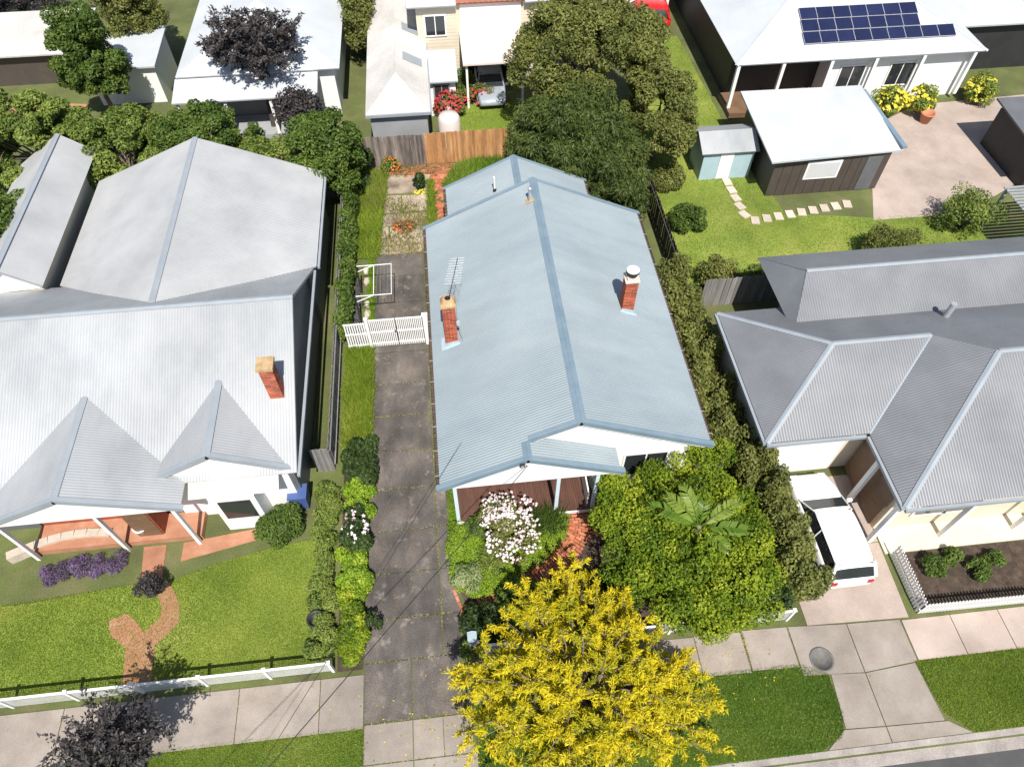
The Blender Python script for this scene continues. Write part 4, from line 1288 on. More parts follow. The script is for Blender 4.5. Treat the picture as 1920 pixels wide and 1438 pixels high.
# curved brick path, each brick a piece
bpath = thing('brick_path', None, None)
bpath['kind'] = 'structure'
cen = [(3.85, 11.42), (3.82, 10.9), (3.6, 10.45), (3.2, 10.05), (2.5, 9.62), (1.75, 9.2), (.95, 8.82), (.25, 8.5), (-.45, 8.22), (-.78, 8.1)]
def path_at(s):
    k = min(int(s), len(cen) - 2)
    f = s - k
    p = [cen[max(0, k - 1)], cen[k], cen[k + 1], cen[min(len(cen) - 1, k + 2)]]
    q = [.5 * (2 * p[1][i] + (p[2][i] - p[0][i]) * f + (2 * p[0][i] - 5 * p[1][i] + 4 * p[2][i] - p[3][i]) * f * f + (3 * p[1][i] - p[0][i] - 3 * p[2][i] + p[3][i]) * f ** 3) for i in (0, 1)]
    return V((q[0], q[1], 0))
s, last, row = 0.0, None, 0
rr = random.Random(9)
while s < len(cen) - 1.01:
    p = path_at(s)
    if last is None or (p - last).length > .122:
        tg_ = (path_at(min(s + .05, len(cen) - 1.001)) - p).normalized()
        sdv = V((-tg_.y, tg_.x, 0))
        w = .95 if s < 2 else (.75 if s < 4 else .62)
        n = int(w / .232) + 1
        ang = math.atan2(sdv.y, sdv.x)
        for k in range(n):
            o = (k - (n - 1) / 2 + (.25 if row % 2 else -.25)) * .234
            q = p + sdv * o
            inst('brick', pav_me, bpath, (q.x + rr.uniform(-.008, .008), q.y + rr.uniform(-.008, .008), .0 + rr.uniform(-.01, .01)),
                 (rr.uniform(-.03, .03), rr.uniform(-.03, .03), ang + rr.uniform(-.06, .06)))
        last = p
        row += 1
    s += .01
# brick edging along the driveway end and the porch corner
be = thing('brick_edging', 'single row of salmon bricks edging the driveway corner at the path', 'edging', (-.9, 8.4, 0))
for k in range(7):
    inst('brick', pav_me, be, (-1.0 + k * .075, 9.0 - k * .235, .02), (0, 0, rad(-72)))
mb = MB()
mb.extrude([(3.25, 9.1, 0), (4.15, 8.8, 0), (4.5, 9.6, 0), (4.15, 10.55, 0), (3.8, 10.3, 0), (3.5, 9.8, 0)], (0, 0, .06))
mb.build('mulch_bed', m_mulch, None, 'structure')
bx = thing('garden_bench', 'pale weathered timber box seat between the path and the green tree', 'bench', (4.5, 9.6, 0))
for k in range(5):
    MB().box(4.17 + k * .145, 4.31 + k * .145, 9.3, 9.97, .4, .44).build('board', m_timber, bx)
MB().box(4.2, 4.88, 9.33, 9.94, .0, .397).build('base', m_timber_brown, bx)
lb = thing('letterbox', 'grey letterbox on a post at the front end of the driveway garden', 'letterbox', (-.5, 7.1, 0))
MB().box(-.54, -.46, 7.06, 7.14, 0, .85).build('post', m_lead, lb)
bxm = MB().extrude([(-.65, 6.95, .85), (-.35, 6.95, .85), (-.35, 6.95, 1.05), (-.5, 6.95, 1.14), (-.65, 6.95, 1.05)], (0, .34, 0)).build('box', m_lead, lb)
MB().box(-.6, -.4, 6.938, 6.949, .97, 1.0).build('slot', m_black, lb)
shrub('fence_shrub', 'dark green shrub behind the letterbox at the path mouth', 'shrub', (-.1, 7.75, .5), (.6, .55, .5), lf_dark, 5000, .12, .06, 18, .28, seed=60)
t = shrub('fence_shrub', 'small flowering shrub with white blooms at the letterbox foot', 'shrub', (-.55, 6.95, .3), (.35, .25, .3), lf_soft, 1800, .1, .05, 10, .2, seed=61)
flowers(t, [((-.5, 6.9, .4), (.3, .2, .2))], 18, .12, lf_blossom, 6)
shrub('fence_shrub', 'mid green bush under the golden tree behind the front fence', 'shrub', (1.4, 8.1, .6), (1.0, .7, .55), lf_mid, 7000, .12, .06, 22, .32, seed=62)
shrub('fence_shrub', 'green bush beside the mulch under the golden tree', 'shrub', (3.2, 8.3, .55), (.9, .6, .5), lf_dark, 6000, .12, .06, 20, .3, seed=63)

# woven wire fences with white rails
def wire_fence(name, label, x0, x1, y, h, n, pitch=.075):
    t = thing(name, label, 'fence', ((x0 + x1) / 2, y, 0))
    for k in range(n + 1):
        x = x0 + (x1 - x0) * k / n
        pst = MB().box(x - .045, x + .045, y - .045, y + .045, 0, h + .06)
        pst.box(x - .06, x + .06, y - .06, y + .06, h + .06, h + .085)
        pst.build('post', m_white, t)
    for k in range(n):
        a, b = x0 + (x1 - x0) * k / n + .05, x0 + (x1 - x0) * (k + 1) / n - .05
        MB().box(a, b, y - .03, y + .03, h - .045, h + .025).build('rail', m_white, t)
    mb = MB()
    x = x0
    while x < x1:
        mb.box(x - .004, x + .004, y - .006, y + .002, .05, h - .05)
        x += pitch
    z = .06
    while z < h - .05:
        mb.box(x0, x1, y + .003, y + .01, z - .004, z + .004)
        z += pitch
    mb.build('wire_mesh', m_white_worn, t, 'stuff')
    return t
wire_fence('wire_fence', 'white woven wire front fence below the green tree', -.1, 10.05, 6.86, .9, 5)
wire_fence('wire_fence', 'white woven wire front fence of the left neighbour', -17.0, -5.05, 6.85, .9, 6)

# trees of the front garden
tree('green_tree', 'broad fresh green multi stemmed tree filling the front right garden', 'tree', (6.6, 9.3, 0), (6.85, 9.2, 1.9), (2.95, 3.0, 1.45), lf_green, 165000, .08, .05,
     250, .36, .13, seed=71, low=-.25, spray=4, tvar=.45, shell=.35,
     extra=[(np.array((4.75 + .25 * math.cos(i), 11.3 + .35 * math.sin(i * 1.7), 2.35)), (.4, .4, .3)) for i in range(6)] +
           [(np.array((6.2 + .42 * i, 6.75 + .12 * math.sin(i * 2), 1.35 + .2 * math.sin(i * 1.3))), (.42, .36, .38)) for i in range(8)] +
           [(np.array((9.15 + .2 * math.sin(i), 7.5 + .6 * i, 1.7)), (.4, .42, .4)) for i in range(6)] +
           [(np.array((8.3 + .5 * math.cos(i * 2), 12.2 + .3 * math.sin(i * 1.7), 2.5)), (.45, .4, .35)) for i in range(6)])
for kx, ky in ((9.3, 7.6), (9.2, 8.6)):
    shrub('boundary_shrub', 'darker olive shrub in the front right corner of the garden' if ky < 8 else 'darker olive shrub behind the corner one against the right boundary', 'shrub',
          (kx, ky, .9), (.7, .75, .7), lf_dark, 5500, .12, .06, 20, .32, seed=int(ky * 10))
bn = thing('banana_plant', 'giant banana like plant with split leaves rising through the green tree', 'plant', (6.9, 9.0, 0))
MB().tube([(6.9, 9.0, -.05), (6.92, 9.02, 2.0), (6.9, 9.0, 3.42)], [.14, .11, .07], 8).build('stem', m_bark, bn)
def banana_leaf(az, el, L, W, seed):
    rr = random.Random(seed)
    c = V((6.9, 9.0, 3.3))
    d = V((math.sin(az), math.cos(az), 0))
    sd_ = V((math.cos(az), -math.sin(az), 0))
    vs, fs, tn = [], [], []
    n = 22
    P = []
    for i in range(n + 1):
        f = i / n
        p = c + d * (L * f * math.cos(el)) + V((0, 0, L * (f * math.sin(el) - .42 * f * f)))
        P.append(p)
    base_tone = rr.uniform(.2, .75)
    for i in range(3, n):
        f = (i - 3) / (n - 3)
        w = W * (math.sin(math.pi * min(1, f * .93 + .07)) ** .55) * .5
        for s in (-1, 1):
            if rr.random() < .1:
                continue
            k = len(vs)
            dr = rr.uniform(-.045, .02)
            a, b = P[i], P[i].lerp(P[i + 1], .97 if rr.random() < .7 else .7)
            out = sd_ * s * w * rr.uniform(.9, 1.03) + d * .12 + V((0, 0, .28 * w + dr))
            tip = sd_ * s * w * .3 + d * .05 + V((0, 0, -.25 * w))
            vs += [a, b, b + out, a + out, b + out + tip, a + out + tip]
            fs += [(k, k + 1, k + 2, k + 3), (k + 3, k + 2, k + 4, k + 5)]
            tn += [base_tone + rr.uniform(-.08, .08)] * 6
    o = MB().add(vs, fs).build('leaf', lf_banana, bn)
    o.data.attributes.new('tone', 'FLOAT', 'POINT').data.foreach_set('value', tn)
    MB().tube(P, [.03 - .0012 * i for i in range(n + 1)], 5).build('midrib', lf_banana, o)
for i, (az, el, L) in enumerate(((-.3, .95, 2.0), (-1.1, .7, 2.1), (1.15, .62, 1.9), (1.75, .5, 1.7), (.35, 1.05, 1.3), (2.5, .6, 1.3), (-.8, .9, 2.0))):
    banana_leaf(az, el, L, .42, i)

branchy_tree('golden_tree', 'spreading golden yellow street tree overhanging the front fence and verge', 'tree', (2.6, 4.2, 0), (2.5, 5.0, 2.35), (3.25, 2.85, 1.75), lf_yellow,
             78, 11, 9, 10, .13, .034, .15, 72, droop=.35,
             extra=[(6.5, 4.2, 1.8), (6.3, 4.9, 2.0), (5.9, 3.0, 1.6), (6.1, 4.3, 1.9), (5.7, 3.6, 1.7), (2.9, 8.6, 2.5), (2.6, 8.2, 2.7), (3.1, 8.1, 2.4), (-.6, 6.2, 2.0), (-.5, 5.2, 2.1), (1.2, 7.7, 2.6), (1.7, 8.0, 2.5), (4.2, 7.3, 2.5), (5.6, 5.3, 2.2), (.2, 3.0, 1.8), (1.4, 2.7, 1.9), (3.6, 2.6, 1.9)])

# hedges along the right side of the house
hedge('side_hedge', 'tall dark hedge running between the house and the right neighbour', 'hedge', (8.6, 10.5, 12.8, 22.6), 2.1, lf_olive, 52000, .14, .075, .55, 81)
hedge('side_hedge', 'taller olive hedge beside the white car', 'hedge', (9.8, 11.2, 7.2, 13.0), 2.2, lf_olive, 30000, .13, .07, .5, 82)
tree('weeping_tree', 'dark weeping evergreen tree behind the rear wing of the house', 'tree', (6.6, 30.4, 0), (6.2, 30.5, 3.0), (3.0, 2.9, 2.0), lf_weep, 62000, .26, .05, 120, .6, .2, seed=83, low=-.5, spray=4, droop=2.2, bark=m_bark_dk)
tree('weeping_tree', 'smaller dark weeping tree at the right rear boundary', 'tree', (8.5, 27.6, 0), (8.4, 28.3, 2.2), (1.15, 2.4, 1.7), lf_weep, 26000, .24, .05, 55, .5, .12, seed=84, low=-.7, spray=4, droop=2.2, bark=m_bark_dk)
tree('olive_tree', 'big olive green tree beyond the back fence behind the weeping tree', 'tree', (7.8, 36.6, 0), (7.9, 35.6, 4.4), (4.0, 3.6, 2.7), lf_olive, 70000, .19, .075, 210, .55, .24, seed=85)
tree('olive_tree', 'olive tree to the right of the big one, over the lawn corner', 'tree', (11.3, 32.3, 0), (11.2, 32.0, 3.2), (1.7, 2.8, 2.1), lf_olive, 26000, .18, .075, 90, .45, .16, seed=86)

# ================================================================== NEIGHBOURS
def sheetroof(parent, polys, m, name='roof', pitch=.1, amp=.006, spw=4):
    mb = MB()
    for poly, down in polys:
        corrugate(mb, poly, down, pitch, amp, spw, .08)
    return mb.build(name, m, parent)
def caps(parent, segs, m, name='flashing', w=.13):
    """ridge, hip and edge flashings as flattened rolls along each line"""
    mb = MB()
    for p0, p1 in segs:
        p0, p1 = V(p0), V(p1)
        d = (p1 - p0).normalized()
        sd_ = d.cross(V((0, 0, 1))).normalized()
        up = sd_.cross(d)
        for s in (-1, 1):
            mb.plank(p0 + up * .03, p1 + up * .03, (sd_ * s) * 1 - up * .35, 0, w, up, .008)
    return mb.build(name, m, parent)

# ---- left neighbour: long transverse gable with two front gables and a rear gable wing
A = thing('corrugated_roof_house', 'sprawling house left of the driveway with pale grey corrugated gables and a brick chimney', 'house', (-13, 17, 0))
ra, ya, za = 5.4, 18.5, 3.0
polys = [([(-26, 12.6, za), (-5.9, 12.6, za), (-5.9, ya, ra), (-26, ya, ra)], (0, -5.9, -2.4)),
         ([(-26, ya, ra), (-5.9, ya, ra), (-5.9, 22.4, za), (-26, 22.4, za)], (0, 3.9, -2.4)),
         ([(-8.5, 12.75, 4.3), (-8.5, 15.9, 4.3), (-10.95, 12.75, 3.0)], (-2.45, 0, -1.3)),
         ([(-8.5, 12.75, 4.3), (-6.05, 12.75, 3.0), (-8.5, 15.9, 4.3)], (2.45, 0, -1.3)),
         ([(-13, 11.65, 4.25), (-13, 15.8, 4.25), (-15.9, 12.6, 2.98), (-15.9, 11.65, 2.98)], (-2.9, 0, -1.27)),
         ([(-13, 11.65, 4.25), (-9.6, 11.65, 3.0), (-9.6, 12.7, 3.0), (-13, 15.8, 4.25)], (3.4, 0, -1.25))]
sheetroof(A, polys, m_roof_pale)
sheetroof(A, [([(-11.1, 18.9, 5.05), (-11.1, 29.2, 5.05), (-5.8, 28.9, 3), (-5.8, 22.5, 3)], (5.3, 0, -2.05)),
              ([(-11.1, 18.9, 5.05), (-16.2, 22.5, 3), (-16.2, 29.3, 3), (-11.1, 29.2, 5.05)], (-5.1, 0, -2.05))], m_roof_lightened, 'rear_roof')
caps(A, [((-26, ya, ra), (-5.9, ya, ra)), ((-8.5, 12.75, 4.3), (-8.5, 15.8, 4.3)), ((-13, 11.65, 4.25), (-13, 15.6, 4.25)), ((-11.1, 19.0, 5.05), (-11.1, 29.2, 5.05))], m_cap_grey)
mb = MB()
for p0, p1, n_ in (((-8.5, 12.75, 4.3), (-11.0, 12.75, 2.98), (-1.3, 0, 2.45)), ((-8.5, 12.75, 4.3), (-6.0, 12.75, 2.98), (1.3, 0, 2.45)),
                   ((-13, 11.65, 4.25), (-16.0, 11.65, 2.94), (-1.27, 0, 2.9)), ((-13, 11.65, 4.25), (-9.5, 11.65, 2.97), (1.25, 0, 3.4))):
    mb.plank(V(p0) + V((0, -.02, .03)), V(p1) + V((0, -.02, .03)), (0, 1, 0), 0, .16, n_, .01)
    mb.plank(V(p0) + V((0, -.035, .03)), V(p1) + V((0, -.035, .03)), n_, -.17, 0, (0, 1, 0), .012)
mb.build('barge_flashing', m_cap_grey, A)
mb = MB()
mb.box(-24, -6.25, 13.1, 22.2, 0, 3.0)
mb.box(-15.85, -6.1, 22.0, 28.6, 0, 3.0)
mb.extrude([(-6.25, 13.2, 3.0), (-6.25, 21.8, 3.0), (-6.25, ya, ra - .15)], (.1, 0, 0))
mb.build('wall', m_dkgrey, A)
mb = MB()
mb.extrude([(-10.6, 12.85, 2.85), (-6.4, 12.85, 2.85), (-6.4, 12.85, 3.0), (-8.5, 12.85, 4.18), (-10.6, 12.85, 3.0)], (0, .1, 0))
mb.extrude([(-15.6, 11.75, 2.75), (-9.9, 11.75, 2.75), (-9.9, 11.75, 2.95), (-13, 11.75, 4.12), (-15.6, 11.75, 2.95)], (0, .1, 0))
mb.build('gable', m_white, A)
mb = MB().box(-10.6, -6.4, 12.95, 13.09, 0, 2.8)
mb.build('front_wall', m_white, A)
bw = MB().box(-9.0, -7.5, 12.25, 12.94, 0, 2.35).build('bay_window', m_white, A)
MB().box(-8.8, -7.7, 12.225, 12.245, .9, 2.1).build('pane', m_glass, bw)
MB().plank((-9.6, 12.9, 2.82), (-6.6, 12.9, 2.82), (0, -1, -.45), 0, .75, (0, -.45, 1), .04).build('awning', m_cream, A)
MB().box(-15.7, -9.9, 12.0, 13.0, 0, .3).build('veranda_floor', m_brick_salmon, A)
mb = MB().box(-15.7, -12.4, 13.0, 13.085, .3, 2.8)
mb.box(-12.1, -11.2, 12.2, 12.95, .3, 2.6)
mb.build('brick_wall', m_brick, A)
for px in (-15.6, -12.5, -10.0):
    MB().box(px - .06, px + .06, 11.78, 11.9, .0, 2.75).build('veranda_post', m_white, A)
window(-14.6, -13.2, 12.99, 1.0, 2.4, A)
MB().box(-12.05, -11.25, 12.17, 12.198, .32, 2.3).build('door', m_timber_brown, A)
mb = MB()
for (a, b) in (((-5.86, 12.5), (-5.86, 22.3)), ((-5.72, 22.5), (-5.72, 28.8))):
    mb.box(a[0] - .05, a[0] + .05, a[1], b[1], 2.86, 2.98)
mb.build('gutter', m_cap_grey, A)
chA = MB().box(-6.72, -6.28, 15.0, 15.44, 3.6, 5.6).build('chimney', m_mortar, A)
rr = random.Random(3)
for c in range(18):
    z = 4.05 + (c + .5) * .086
    for side in range(4):
        rot = side * math.pi / 2
        for o_ in ((-.115, .118) if c % 2 == 0 else (-.172, 0, .172)):
            hf = c % 2 and o_
            if side % 2 and (hf or c % 2 == 0):
                sc_ = (.72, 1, 1)
            else:
                sc_ = (1, 1, 1)
            lx = o_ * (.75 if side % 2 else 1)
            x = -6.5 + lx * math.cos(rot) + .178 * math.sin(rot)
            y = 15.22 + lx * math.sin(rot) - .178 * math.cos(rot)
            inst('brick', half_me if hf else brick_me, chA, (x, y, z), (0, 0, rot), sc_)
MB().box(-6.78, -6.22, 14.94, 15.5, 5.6, 5.72).build('chimney_cap', m_cap_clay, chA)
N = thing('narrow_gabled_house', 'narrow pale gable roof at the far left beyond the sprawling house', 'house', (-18, 27, 0))
sheetroof(N, [([(-17.8, 22.0, 4.5), (-16.5, 22.0, 3.5), (-16.5, 31, 3.5), (-17.8, 31, 4.5)], (1.3, 0, -1)), ([(-17.8, 22.0, 4.5), (-17.8, 31, 4.5), (-20.2, 31, 3), (-20.2, 22.0, 3)], (-2.4, 0, -1.5))], m_roof_lightened)
caps(N, [((-17.8, 22, 4.5), (-17.8, 31, 4.5))], m_cap_grey)
MB().box(-19.9, -16.75, 22.3, 30.7, 0, 3.2).build('wall', m_cream, N)
MB().extrude([(-19.9, 22.25, 3.0), (-16.75, 22.25, 3.2), (-16.75, 22.25, 3.6), (-17.8, 22.25, 4.42)], (0, .04, 0)).build('gable', m_white, N)

# left front yard
for poly in ([(-12.0, 11.9), (-11.2, 11.9), (-11.15, 10.5), (-11.85, 10.5)], [(-11.75, 7.0), (-10.85, 7.0), (-10.95, 8.3), (-11.9, 8.3)],
             [(-11.9, 8.3), (-10.95, 8.3), (-10.3, 9.0), (-10.4, 9.7), (-10.85, 10.45), (-11.35, 10.3), (-10.95, 9.6), (-10.95, 9.2), (-11.4, 8.8)], [(-11.9, 8.32), (-11.4, 8.8), (-11.75, 9.2), (-12.1, 9.5), (-12.65, 9.3), (-12.5, 8.8)]):
    slab('garden_path', poly, -.05, .02, m_brick_salmon, None)['kind'] = 'structure'
slab('garden_border', [(-10.6, 11.2), (-7.9, 11.75), (-7.9, 12.2), (-10.6, 11.9)], -.05, .02, m_brick_salmon, None)['kind'] = 'structure'
shrub('topiary', 'very dark clipped bush in the middle of the left neighbour path', 'bush', (-11.25, 10.15, .5), (.35, .35, .5), lf_purple, 2500, .08, .05, 12, .2, seed=91)
hedge('lavender_bed', 'purple grey lavender planted along the left neighbour veranda', 'plants', (-15.2, -12.6, 10.9, 11.6), .4, lf_lavender, 6000, .16, .02, .3, 92)
shrub('round_bush', 'round green clipped bush beside the white bay window', 'bush', (-7.2, 12.0, .65), (.75, .7, .65), lf_mid, 9000, .1, .06, 30, .3, seed=93)
hedge('boundary_hedge', 'low soft green hedge between the left lawn and the driveway bed', 'hedge', (-5.85, -5.05, 7.1, 13.6), .65, lf_soft, 22000, .12, .045, .4, 94)
rw = MB()
pts = [V((-16.5 + .42 * k, 11.75 + .35 * math.sin(k * .35) + .05 * k, 0)) for k in range(9)]
for a, b in zip(pts, pts[1:]):
    d = (b - a).normalized()
    rw.plank(a, b, (-d.y, d.x, 0), 0, .3, (0, 0, 1), .4)
tag(rw.build('garden_wall', m_stone), 'low curved cream garden wall by the left neighbour veranda', 'wall')
bn_ = thing('wheelie_bin', 'blue wheelie bin in the left neighbour side passage', 'bin', (-6.42, 13.0, 0))
MB().extrude([(-6.68, 12.75, .1), (-6.16, 12.75, .1), (-6.1, 12.72, .95), (-6.74, 12.72, .95)], (0, .55, 0)).build('bin_body', m_bin, bn_)
MB().box(-6.76, -6.08, 12.68, 13.3, .955, 1.02).build('lid', m_bin, bn_)
for x in (-6.66, -6.18):
    MB().tube([(x - .03, 13.3, .12), (x + .03, 13.3, .12)], .11, 12).build('wheel', m_tyre, bn_)
pot = MB().lathe((-5.62, 8.45, 0), [(.0, .02), (.2, .0), (.28, .45), (.3, .46), (.3, .5), (.24, .5), (.24, .38), (.0, .36)], 18).build('plant_pot', m_dkmetal)
tag(pot, 'round dark plant pot in the low boundary hedge', 'pot')

# ---- right neighbour
R_ = thing('hip_roofed_house', 'grey hip roofed house with garage and cream front, right of the green tree', 'house', (17, 14, 0))
s45 = .45
polys = [([(10.2, 12, 3), (13.25, 15.05, 4.37), (10.2, 18.1, 3)], (-1, 0, -s45)),
         ([(10.2, 12, 3), (13.9, 12, 3), (16.95, 15.05, 4.37), (13.25, 15.05, 4.37)], (0, -1, -s45)),
         ([(10.2, 18.1, 3), (13.25, 15.05, 4.37), (16.95, 15.05, 4.37), (13.9, 18.1, 3)], (0, 1, -s45)),
         ([(13.9, 9.1, 3), (18.4, 13.6, 5.025), (13.9, 18.1, 3)], (-1, 0, -s45)),
         ([(13.9, 9.1, 3), (27, 9.1, 3), (27, 13.6, 5.025), (18.4, 13.6, 5.025)], (0, -1, -s45)),
         ([(13.9, 18.1, 3), (18.4, 13.6, 5.025), (27, 13.6, 5.025), (27, 18.1, 3)], (0, 1, -s45)),
         ([(12.6, 16.4, 3.4), (25, 16.4, 3.4), (25, 18.7, 4.4), (13.6, 18.7, 4.4)], (0, -2.3, -1)),
         ([(13.6, 18.7, 4.4), (25, 18.7, 4.4), (25, 20.7, 3.3), (12.6, 20.7, 3.3)], (0, 2, -1.1)),
         ([(12.6, 16.4, 3.4), (13.6, 18.7, 4.4), (12.6, 20.7, 3.3)], (-1, 0, -1))]
sheetroof(R_, polys, m_roof_mid)
caps(R_, [((10.2, 12, 3), (13.25, 15.05, 4.37)), ((10.2, 18.1, 3), (13.25, 15.05, 4.37)), ((13.25, 15.05, 4.37), (16.95, 15.05, 4.37)), ((13.9, 9.1, 3), (18.4, 13.6, 5.025)),
          ((18.4, 13.6, 5.025), (27, 13.6, 5.025)), ((13.6, 18.7, 4.4), (25, 18.7, 4.4)), ((13.9, 12, 3), (16.95, 15.05, 4.37))], m_cap_grey, w=.11)
mb = MB()
for a, b in (((10.14, 12, 0), (10.14, 18.1, 0)), ((13.84, 9.1, 0), (13.84, 11.9, 0))):
    mb.box(a[0] - .05, a[0] + .05, a[1], b[1], 2.84, 2.97)
mb.box(10.2, 13.78, 11.89, 11.99, 2.84, 2.97)
mb.box(13.9, 27, 8.99, 9.09, 2.84, 2.97)
mb.build('gutter', m_cap_grey, R_)
mb = MB().box(10.6, 14.3, 12.4, 17.8, 0, 2.95)
mb.box(14.3, 27, 9.75, 20.4, 0, 2.95)
mb.build('wall', m_cream, R_)
gd = MB()
for k in range(4):
    gd.box(10.85, 13.55, 12.34, 12.385, .05 + k * .58, .6 + k * .58)
gd.build('garage_door', m_white, R_)
MB().box(14.22, 14.29, 9.9, 12.3, .1, 2.8).build('entry_wall', m_timber_brown, R_)
for px, py in ((13.95, 9.3), (16.6, 9.2), (19.4, 9.2), (13.95, 11.0)):
    MB().box(px - .08, px + .08, py - .08, py + .08, 0, 2.85).build('porch_post', m_white, R_)
window(15.4, 17.6, 9.75, .9, 2.3, R_)
MB().tube([(18.4, 16.3, 3.7), (18.4, 16.3, 4.5)], .12, 10).build('vent_pipe', m_galv, R_)
slab('porch_paving', [(14.35, 8.75), (20, 8.75), (20, 9.74), (14.35, 9.74)], -.05, .05, m_cream, None)['kind'] = 'structure'
sheet('garden_soil', [(14.7, 6.75), (20, 6.75), (20, 8.72), (14.7, 8.72)], .01, m_mulch)
slab('bed_border', [(14.72, 7.1), (14.95, 7.1), (14.95, 8.7), (14.72, 8.7)], -.03, .12, m_stone, None)['kind'] = 'structure'
for i, (x, y, s) in enumerate(((15.7, 8.1, .35), (16.5, 8.3, .3), (17.2, 7.8, .3), (17.9, 8.2, .3))):
    shrub('bed_plant', ['bushy plant nearest the drive in the dark front bed', 'second plant from the drive in the dark front bed', 'third plant from the drive in the dark front bed', 'plant farthest from the drive in the dark front bed'][i],
          'plant', (x, y, s * .8), (s, s, s * .7), lf_mid, 1600, .1, .05, 10, .18, 'plants in the dark front bed', seed=100 + i)
def picket_run(name, label, p0, p1, n, h=.9):
    t = thing(name, label, 'fence', ((p0[0] + p1[0]) / 2, (p0[1] + p1[1]) / 2, 0))
    d = V((p1[0] - p0[0], p1[1] - p0[1], 0))
    ang = math.atan2(d.y, d.x)
    pm = mesh_of(MB().extrude([(-.035, -.01, 0), (.035, -.01, 0), (.035, -.01, h - .05), (0, -.01, h), (-.035, -.01, h - .05)], (0, .02, 0)), 'picket', m_white)
    for k in range(n):
        p = V((p0[0], p0[1], 0)) + d * ((k + .5) / n)
        inst('picket', pm, t, (p.x, p.y, .05), (0, 0, ang))
    nn = d.normalized().cross(V((0, 0, 1)))
    for z in (.25, .7):
        MB().plank(V((p0[0], p0[1], z)), V((p1[0], p1[1], z)), (0, 0, 1), 0, .07, -nn, .035).build('rail', m_white, t)
picket_run('picket_fence', 'low white picket fence along the right neighbour footpath', (14.5, 6.58), (20.5, 6.5), 52)
picket_run('picket_fence', 'low white picket fence returning along the right neighbour drive', (14.5, 8.7), (14.5, 6.62), 18)

